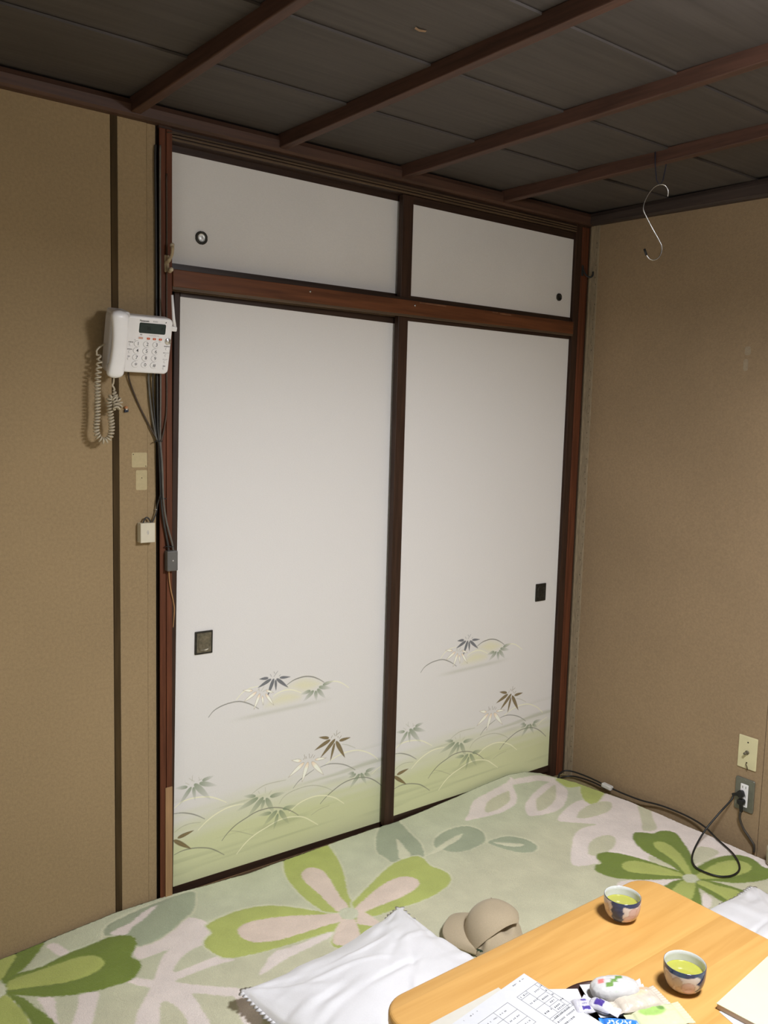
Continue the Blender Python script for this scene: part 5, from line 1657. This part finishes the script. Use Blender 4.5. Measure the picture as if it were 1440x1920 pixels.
cable('cable', 'dark cord slanting from under the telephone to the cable bundle', [(-0.1430, -0.022, 1.620), (-0.1390, -0.010, 1.575), (-0.1150, -0.006, 1.515), (-0.0900, -0.006, 1.465), (-0.0640, -0.008, 1.418), (-0.0540, -0.014, 1.395), (-0.0500, -0.017, 1.345), (-0.0490, -0.0175, 1.235)], 0.0026, M['cable_br'])
cable('cable', 'grey cord dropping from the telephone straight down the wall', [(-0.0830, -0.020, 1.615), (-0.0805, -0.008, 1.570), (-0.0720, -0.006, 1.490), (-0.0620, -0.008, 1.425), (-0.0555, -0.014, 1.398)], 0.0030, M['cable_gr'])
cable('cable', 'thin dark cord straight below the telephone next to the grey cord', [(-0.0700, -0.020, 1.615), (-0.0680, -0.008, 1.560), (-0.0630, -0.006, 1.480), (-0.0570, -0.010, 1.412), (-0.0520, -0.020, 1.385), (-0.0480, -0.024, 1.30), (-0.0460, -0.026, 1.232)], 0.0024, M['cable_dk'])
cable('cable', 'short dark cord looping into the top of the ivory wall box', [(-0.0500, -0.020, 1.245), (-0.0560, -0.012, 1.215), (-0.0590, -0.010, 1.192), (-0.0680, -0.010, 1.170), (-0.0760, -0.014, 1.163), (-0.0840, -0.014, 1.176), (-0.0930, -0.014, 1.178), (-0.1000, -0.014, 1.166), (-0.1010, -0.014, 1.158)], 0.0022, M['cable_dk'])
cable('cable', 'orange tan wire dropping from the grey box across the closet edge', [(-0.0235, -0.020, 1.026), (-0.0235, -0.019, 1.000), (-0.0190, -0.019, 0.965), (-0.0100, -0.018, 0.925), (-0.0040, -0.012, 0.895), (-0.0010, 0.004, 0.84)], 0.0022, M['cable_or'])
for x, y, z, r, lb in ((-0.0530, -0.0160, 1.4000, 0.0085, 'black cable tie round the bundle just below the slanting cord'), (-0.0465, -0.0215, 1.2330, 0.0075, 'black cable tie where the cable bundle splits on the left post'),
                       (-0.0270, -0.0225, 1.0910, 0.0100, 'black cable tie just above the grey junction box')):
    t = empty('cable_tie', (x, y, z))
    tag(t, lb, 'cable tie')
    bm = bmesh.new()
    add_tube(bm, [(r * 1.15 * math.cos(a), r * 0.8 * math.sin(a), 0.0012 * math.sin(a * 2)) for a in np.linspace(0, 2 * math.pi, 20)], 0.0013, 5)
    bm_obj('loop', bm, M['rubber'], t, smooth=True)
    tube('tail', [(-r, -r * .3, 0), (-r - 0.007, -r * .5, -0.004)] if z > 1.3 else [(r, -r * .3, 0), (r + 0.006, -r * .5, -0.001)], 0.0013, M['rubber'], t, seg=5)
bm = bmesh.new()
add_tube(bm, [(-0.0615, -0.004, 1.2005), (-0.0590, -0.0135, 1.2005), (-0.0555, -0.004, 1.2000)], 0.0012, 5)
tag(bm_obj('cable_clip', bm, M['tape'], smooth=True), 'small pale clip pinning the cord above the ivory wall box', 'clip')
cable('cable', 'thin dark wire sagging along the head rail above the upper closet panels', [(-0.028, -0.0175, 2.262), (0.10, -0.0150, 2.2665), (0.40, -0.0150, 2.2635), (0.75, -0.0150, 2.2625), (1.00, -0.0150, 2.2640)], 0.0016, M['cable_br'])

# ivory wall box and grey junction box
t = empty('wall_box', (-0.0910, 0.0, 1.1355))
tag(t, 'square ivory plastic box on the tan wall beside the left post', 'box')
box('box_base', (-0.0225, -0.012, -0.0285), (0.0225, -0.001, 0.0285), M['ivory_box'], t, bev=0.0015)
box('box_cover', (-0.0220, -0.0260, -0.0285), (0.0220, -0.0125, 0.0285), M['ivory_box'], t, bev=0.0015)
rm = Matrix.Translation((0.0, -0.0262, 0.001)) @ Matrix.Rotation(math.pi / 2, 4, 'X')
bm = bmesh.new()
add_tube(bm, [(0.0026 * math.cos(a), 0.0058 * math.sin(a), 0.0) for a in np.linspace(0, 2 * math.pi, 20)], 0.0005, 5)
add_box(bm, (-0.0010, -0.0028, -0.0002), (0.0010, 0.0028, 0.0004))
bmesh.ops.transform(bm, matrix=rm, verts=bm.verts)
bm_obj('embossed_mark', bm, M['keyline'], t)
t = empty('junction_box', (-0.0200, -0.0155, 1.0490))
tag(t, 'dark grey cable junction box screwed to the left post', 'box')
prism('box_cover', rrect(0.0330, 0.0600, 0.003, 3), 0.0, 0.0220, M['grey_box'], t, bev=0.003, seg=3, mx=Matrix.Rotation(math.pi / 2, 4, 'X'))
lathe('screw', [(0, 0.0012), (0.0018, 0.001), (0.0026, 0.0)], M['chrome'], t, seg=14, mx=Matrix.Translation((0.0015, -0.0219, 0.001)) @ Matrix.Rotation(math.pi / 2, 4, 'X'))
# beige double hook on the post
t = empty('coat_hook', (-0.0290, -0.015, 1.905))
tag(t, 'beige double coat hook on the left post above the telephone', 'hook')
box('hook_plate', (-0.0075, -0.005, -0.026), (0.0065, 0.0, 0.022), M['horn'], t, bev=0.002)
tube('upper_prong', smooth_path([(-0.002, -0.003, 0.000), (0.000, -0.016, 0.006), (0.003, -0.028, 0.018), (0.003, -0.034, 0.034), (0.004, -0.030, 0.045)], 6), [0.0058] * 8 + [0.0046] * 10 + [0.0050] * 7, M['horn'], t, seg=10)
tube('lower_prong', smooth_path([(-0.001, -0.003, -0.004), (-0.001, -0.012, -0.018), (0.000, -0.022, -0.026), (0.002, -0.028, -0.022)], 6), 0.0046, M['horn'], t, seg=10)
pkm = mat('pale_hook_knob', (0.52, 0.43, 0.30), 0.4, var=0.1, scale=(60, 60, 60))
for p, r in (((0.004, -0.030, 0.046), 0.0066), ((0.002, -0.0285, -0.021), 0.0062)):
    bm = bmesh.new()
    bmesh.ops.create_uvsphere(bm, u_segments=14, v_segments=10, radius=r, matrix=Matrix.Translation(p))
    bm_obj('knob', bm, pkm, t, smooth=True)
# smoky clip beside the antenna
tag(box('blue_clip', (-0.0095, 0.004, 1.7620), (0.0035, 0.018, 1.7850), M['blue_pl'], bev=0.003), 'small smoky blue clip in the gap behind the telephone antenna', 'clip')
# dark hook on the right post
t = empty('coat_hook', (1.7620, -0.016, 2.090))
tag(t, 'small dark iron hook high on the right post in the corner', 'hook')
box('hook_plate', (-0.006, -0.004, -0.012), (0.006, 0.0, 0.030), M['rubber'], t, bev=0.0015)
tube('prong', smooth_path([(0, -0.003, 0.020), (0.001, -0.012, 0.000), (0.006, -0.024, -0.016), (0.016, -0.034, -0.018), (0.024, -0.036, -0.008), (0.027, -0.034, 0.004)], 6), 0.0036, M['rubber'], t, seg=8)

# ------------------------------------------------------------------ S hook on a string under the ceiling batten
def s_hook():
    px = 0.001778
    ux, uy = 0.792, -0.609
    def w(dx, dy, d=0.0):
        return (1.294 + ux * dx * px + d * 0.61, -0.702 + uy * dx * px + d * 0.79, 2.232 - dy * px)
    st = tube('string', [(1.294 - 0.0165, -0.690, 2.331), (1.294 - 0.0170, -0.693, 2.286), w(-6, -4), w(0, 4), w(5, -4), (1.294 + 0.0170, -0.7085, 2.286), (1.294 + 0.0165, -0.706, 2.331)], 0.0018, M['string'], seg=6)
    tag(st, 'dark string looped over the ceiling batten holding the steel hook', 'string')
    pts = smooth_path([w(16, 22, .004), w(15, 12), w(9, 4), w(0, 3), w(-10, 8), w(-19, 20), w(-25, 34), w(-26, 46), w(-20, 58), w(-8, 78), w(5, 98), w(10, 108), w(10, 118), w(6, 127), w(-2, 131.5), w(-10, 130), w(-16, 123), w(-18, 117)], 8)
    t = empty('s_hook', w(0, 5))
    tag(t, 'large steel S hook hanging on a string in the upper right', 'hook')
    o = tube('hook_wire', [tuple(Vector(p) - t.location) for p in pts], 0.0019, M['hook'], t, seg=10)
    tube('rubber_tip', [tuple(Vector(w(-16, 124)) - t.location), tuple(Vector(w(-20.5, 113)) - t.location)], 0.0036, M['rubber'], t, seg=10)
s_hook()

# ------------------------------------------------------------------ wall plates and power cords on the right wall
RW = Matrix(((0, 0, -1, XR), (-1, 0, 0, 0), (0, 1, 0, 0), (0, 0, 0, 1)))   # local x -> -y, y -> z, z -> into the room
def on_wall(y, z, d=0.0):
    return RW @ Matrix.Translation((-y, z, d))
t = empty('aerial_socket')
tag(t, 'cream aerial wall plate with a metal connector above the power socket', 'socket')
prism('plate', rrect(0.071, 0.119, 0.003, 3), 0.0002, 0.0055, M['ivory_plate'], t, bev=0.002, seg=2, mx=on_wall(-0.8435, 0.3275))
lathe('connector_base', [(0.0078, 0.0), (0.0078, 0.005), (0.005, 0.006)], M['bronze_lit'], t, seg=6, mx=on_wall(-0.8435, 0.3285, 0.005))
lathe('connector', [(0.0046, 0.0), (0.0046, 0.017), (0.0018, 0.017), (0, 0.013)], M['bronze_lit'], t, seg=20, mx=on_wall(-0.8435, 0.3285, 0.009))
bm = bmesh.new()
for dz in (0.0375, -0.0375):
    add_lathe(bm, [(0.0030, 0.0), (0.0024, 0.0006), (0, 0.0006)], 14, on_wall(-0.8435, 0.3280 + dz, 0.0054))
bm_obj('screw_hole', bm, M['black'], t)
tube('loose_wire', smooth_path([(XR - 0.006, -0.8435, 0.2905), (XR - 0.014, -0.8460, 0.2880), (XR - 0.012, -0.8500, 0.2780), (XR - 0.008, -0.8500, 0.2670)], 5), 0.0016, M['cable_br'], t, seg=6)

t = empty('power_socket')
tag(t, 'grey steel double power socket plate low on the right wall', 'socket')
prism('plate', rrect(0.073, 0.121, 0.007, 4), 0.0002, 0.0070, M['steel_plate'], t, bev=0.003, seg=3, mx=on_wall(-0.8440, 0.1715))
ins = prism('socket_insert', rrect(0.029, 0.084, 0.0025, 3), 0.0060, 0.0095, M['white_pl'], t, bev=0.001, seg=1, mx=on_wall(-0.8440, 0.1690))
bm = bmesh.new()
for dz in (0.031, -0.002, -0.031):
    for dy in (-0.0060, 0.0060):
        add_box(bm, (-0.0009, -0.0045, 0.0), (0.0009, 0.0045, 0.0004), mx=on_wall(-0.8440 + dy, 0.1690 + dz, 0.0094))
bm_obj('slot', bm, M['black'], ins)
lathe('screw', [(0, 0.0010), (0.0022, 0.0008), (0.0028, 0.0)], M['steel_plate'], t, seg=14, mx=on_wall(-0.8440, 0.2235, 0.0069))

def plug(parent, y, z, ang, L):
    """flat plug body standing out of the socket with its cord leaving sideways"""
    bm = bmesh.new()
    mx = on_wall(y, z, 0.0095) @ Matrix.Rotation(math.radians(ang), 4, 'Z')
    add_prism(bm, rrect(0.025, 0.021, 0.008, 4), 0.0, 0.021, 0.004, 2, mx)
    add_prism(bm, [(-0.006, -0.008), (0.006, -0.008), (0.0042, -L), (-0.0042, -L)], 0.005, 0.016, 0.0018, 2, mx)
    return bm_obj('plug', bm, M['cord_bk'], parent, smooth=False)
z_ = lambda x, y, d=0.006: rug_z(x, min(y, -0.015)) + d
pc = empty('power_lead', (1.78, -0.836, 0.176))
tag(pc, 'black power cord looping from the upper plug over the rug to the corner', 'cord')
bpy.context.view_layer.update()
p1 = plug(pc, -0.839, 0.1760, -68, 0.034)
p1.matrix_parent_inverse = pc.matrix_world.inverted()
loop = [(1.789, -0.812, 0.166), (1.780, -0.812, 0.148), (1.724, -0.800, 0.106), (1.672, -0.785, 0.056), (1.620, -0.786, 0.018), (1.575, -0.798, z_(1.575, -.798)),
        (1.523, -0.833, z_(1.523, -.833)), (1.503, -0.870, z_(1.503, -.87)), (1.514, -0.928, z_(1.514, -.928)), (1.560, -0.957, z_(1.56, -.957)), (1.628, -0.944, z_(1.628, -.944)), (1.698, -0.880, z_(1.698, -.88)),
        (1.752, -0.785, z_(1.752, -.785)), (1.785, -0.708, 0.004), (1.795, -0.625, 0.010), (1.795, -0.520, 0.008), (1.784, -0.430, 0.000), (1.780, -0.330, -0.002), (1.782, -0.250, 0.000), (1.780, -0.180, 0.004),
        (1.770, -0.110, 0.006), (1.750, -0.075, 0.006), (1.722, -0.068, 0.000), (1.700, -0.078, -0.012), (1.695, -0.095, -0.030)]
c1 = tube('cord', [tuple(p) for p in smooth_path(loop, 8)], 0.0034, M['cord_bk'], pc, seg=8)
c1.matrix_parent_inverse = pc.matrix_world.inverted()
lp2 = [(1.775, -0.262, -0.010), (1.786, -0.200, -0.012), (1.788, -0.140, -0.016), (1.780, -0.085, -0.022), (1.745, -0.060, -0.028), (1.70, -0.058, -0.034)]
c2 = tube('cord_slack', [tuple(p) for p in smooth_path(lp2, 8)], 0.0032, M['cord_bk'], pc, seg=8)
c2.matrix_parent_inverse = pc.matrix_world.inverted()
wq = box('cord_wrap', (-0.011, -0.024, -0.008), (0.011, 0.024, 0.010), M['tape'], pc, bev=0.005, seg=3)
wq.matrix_parent_inverse = pc.matrix_world.inverted()
wq.location = (1.776, -0.272, 0.0)
wq.rotation_euler = (0.05, 0, 0.02)
pc2 = empty('power_lead', (1.78, -0.842, 0.14))
tag(pc2, 'grey brown power cord hanging from the lower plug down behind the rug', 'cord')
bpy.context.view_layer.update()
p2 = plug(pc2, -0.842, 0.1480, 4, 0.038)
p2.matrix_parent_inverse = pc2.matrix_world.inverted()
c3 = tube('cord', [tuple(p) for p in smooth_path([(1.789, -0.844, 0.113), (1.792, -0.842, 0.085), (1.797, -0.855, 0.052), (1.800, -0.880, 0.024), (1.801, -0.897, 0.004), (1.801, -0.899, -0.020)], 7)], 0.0042, M['cord_br'], pc2, seg=8)
c3.matrix_parent_inverse = pc2.matrix_world.inverted()

# beige cylinder at the right edge of the frame
t = empty('small_pot', (1.7490, -1.006, rug_z(1.749, -1.006) + 0.004))
tag(t, 'small beige round pot standing on the rug by the right wall', 'pot')
lathe('pot_body', [(0, 0.002), (0.020, 0.001), (0.027, 0.004), (0.031, 0.014), (0.032, 0.035), (0.031, 0.055)], M['beige_pot'], t, seg=32)
lathe('pot_lid', [(0.0322, 0.054), (0.0325, 0.062), (0.028, 0.068), (0.006, 0.071), (0, 0.071)], M['beige_pot'], t, seg=32)
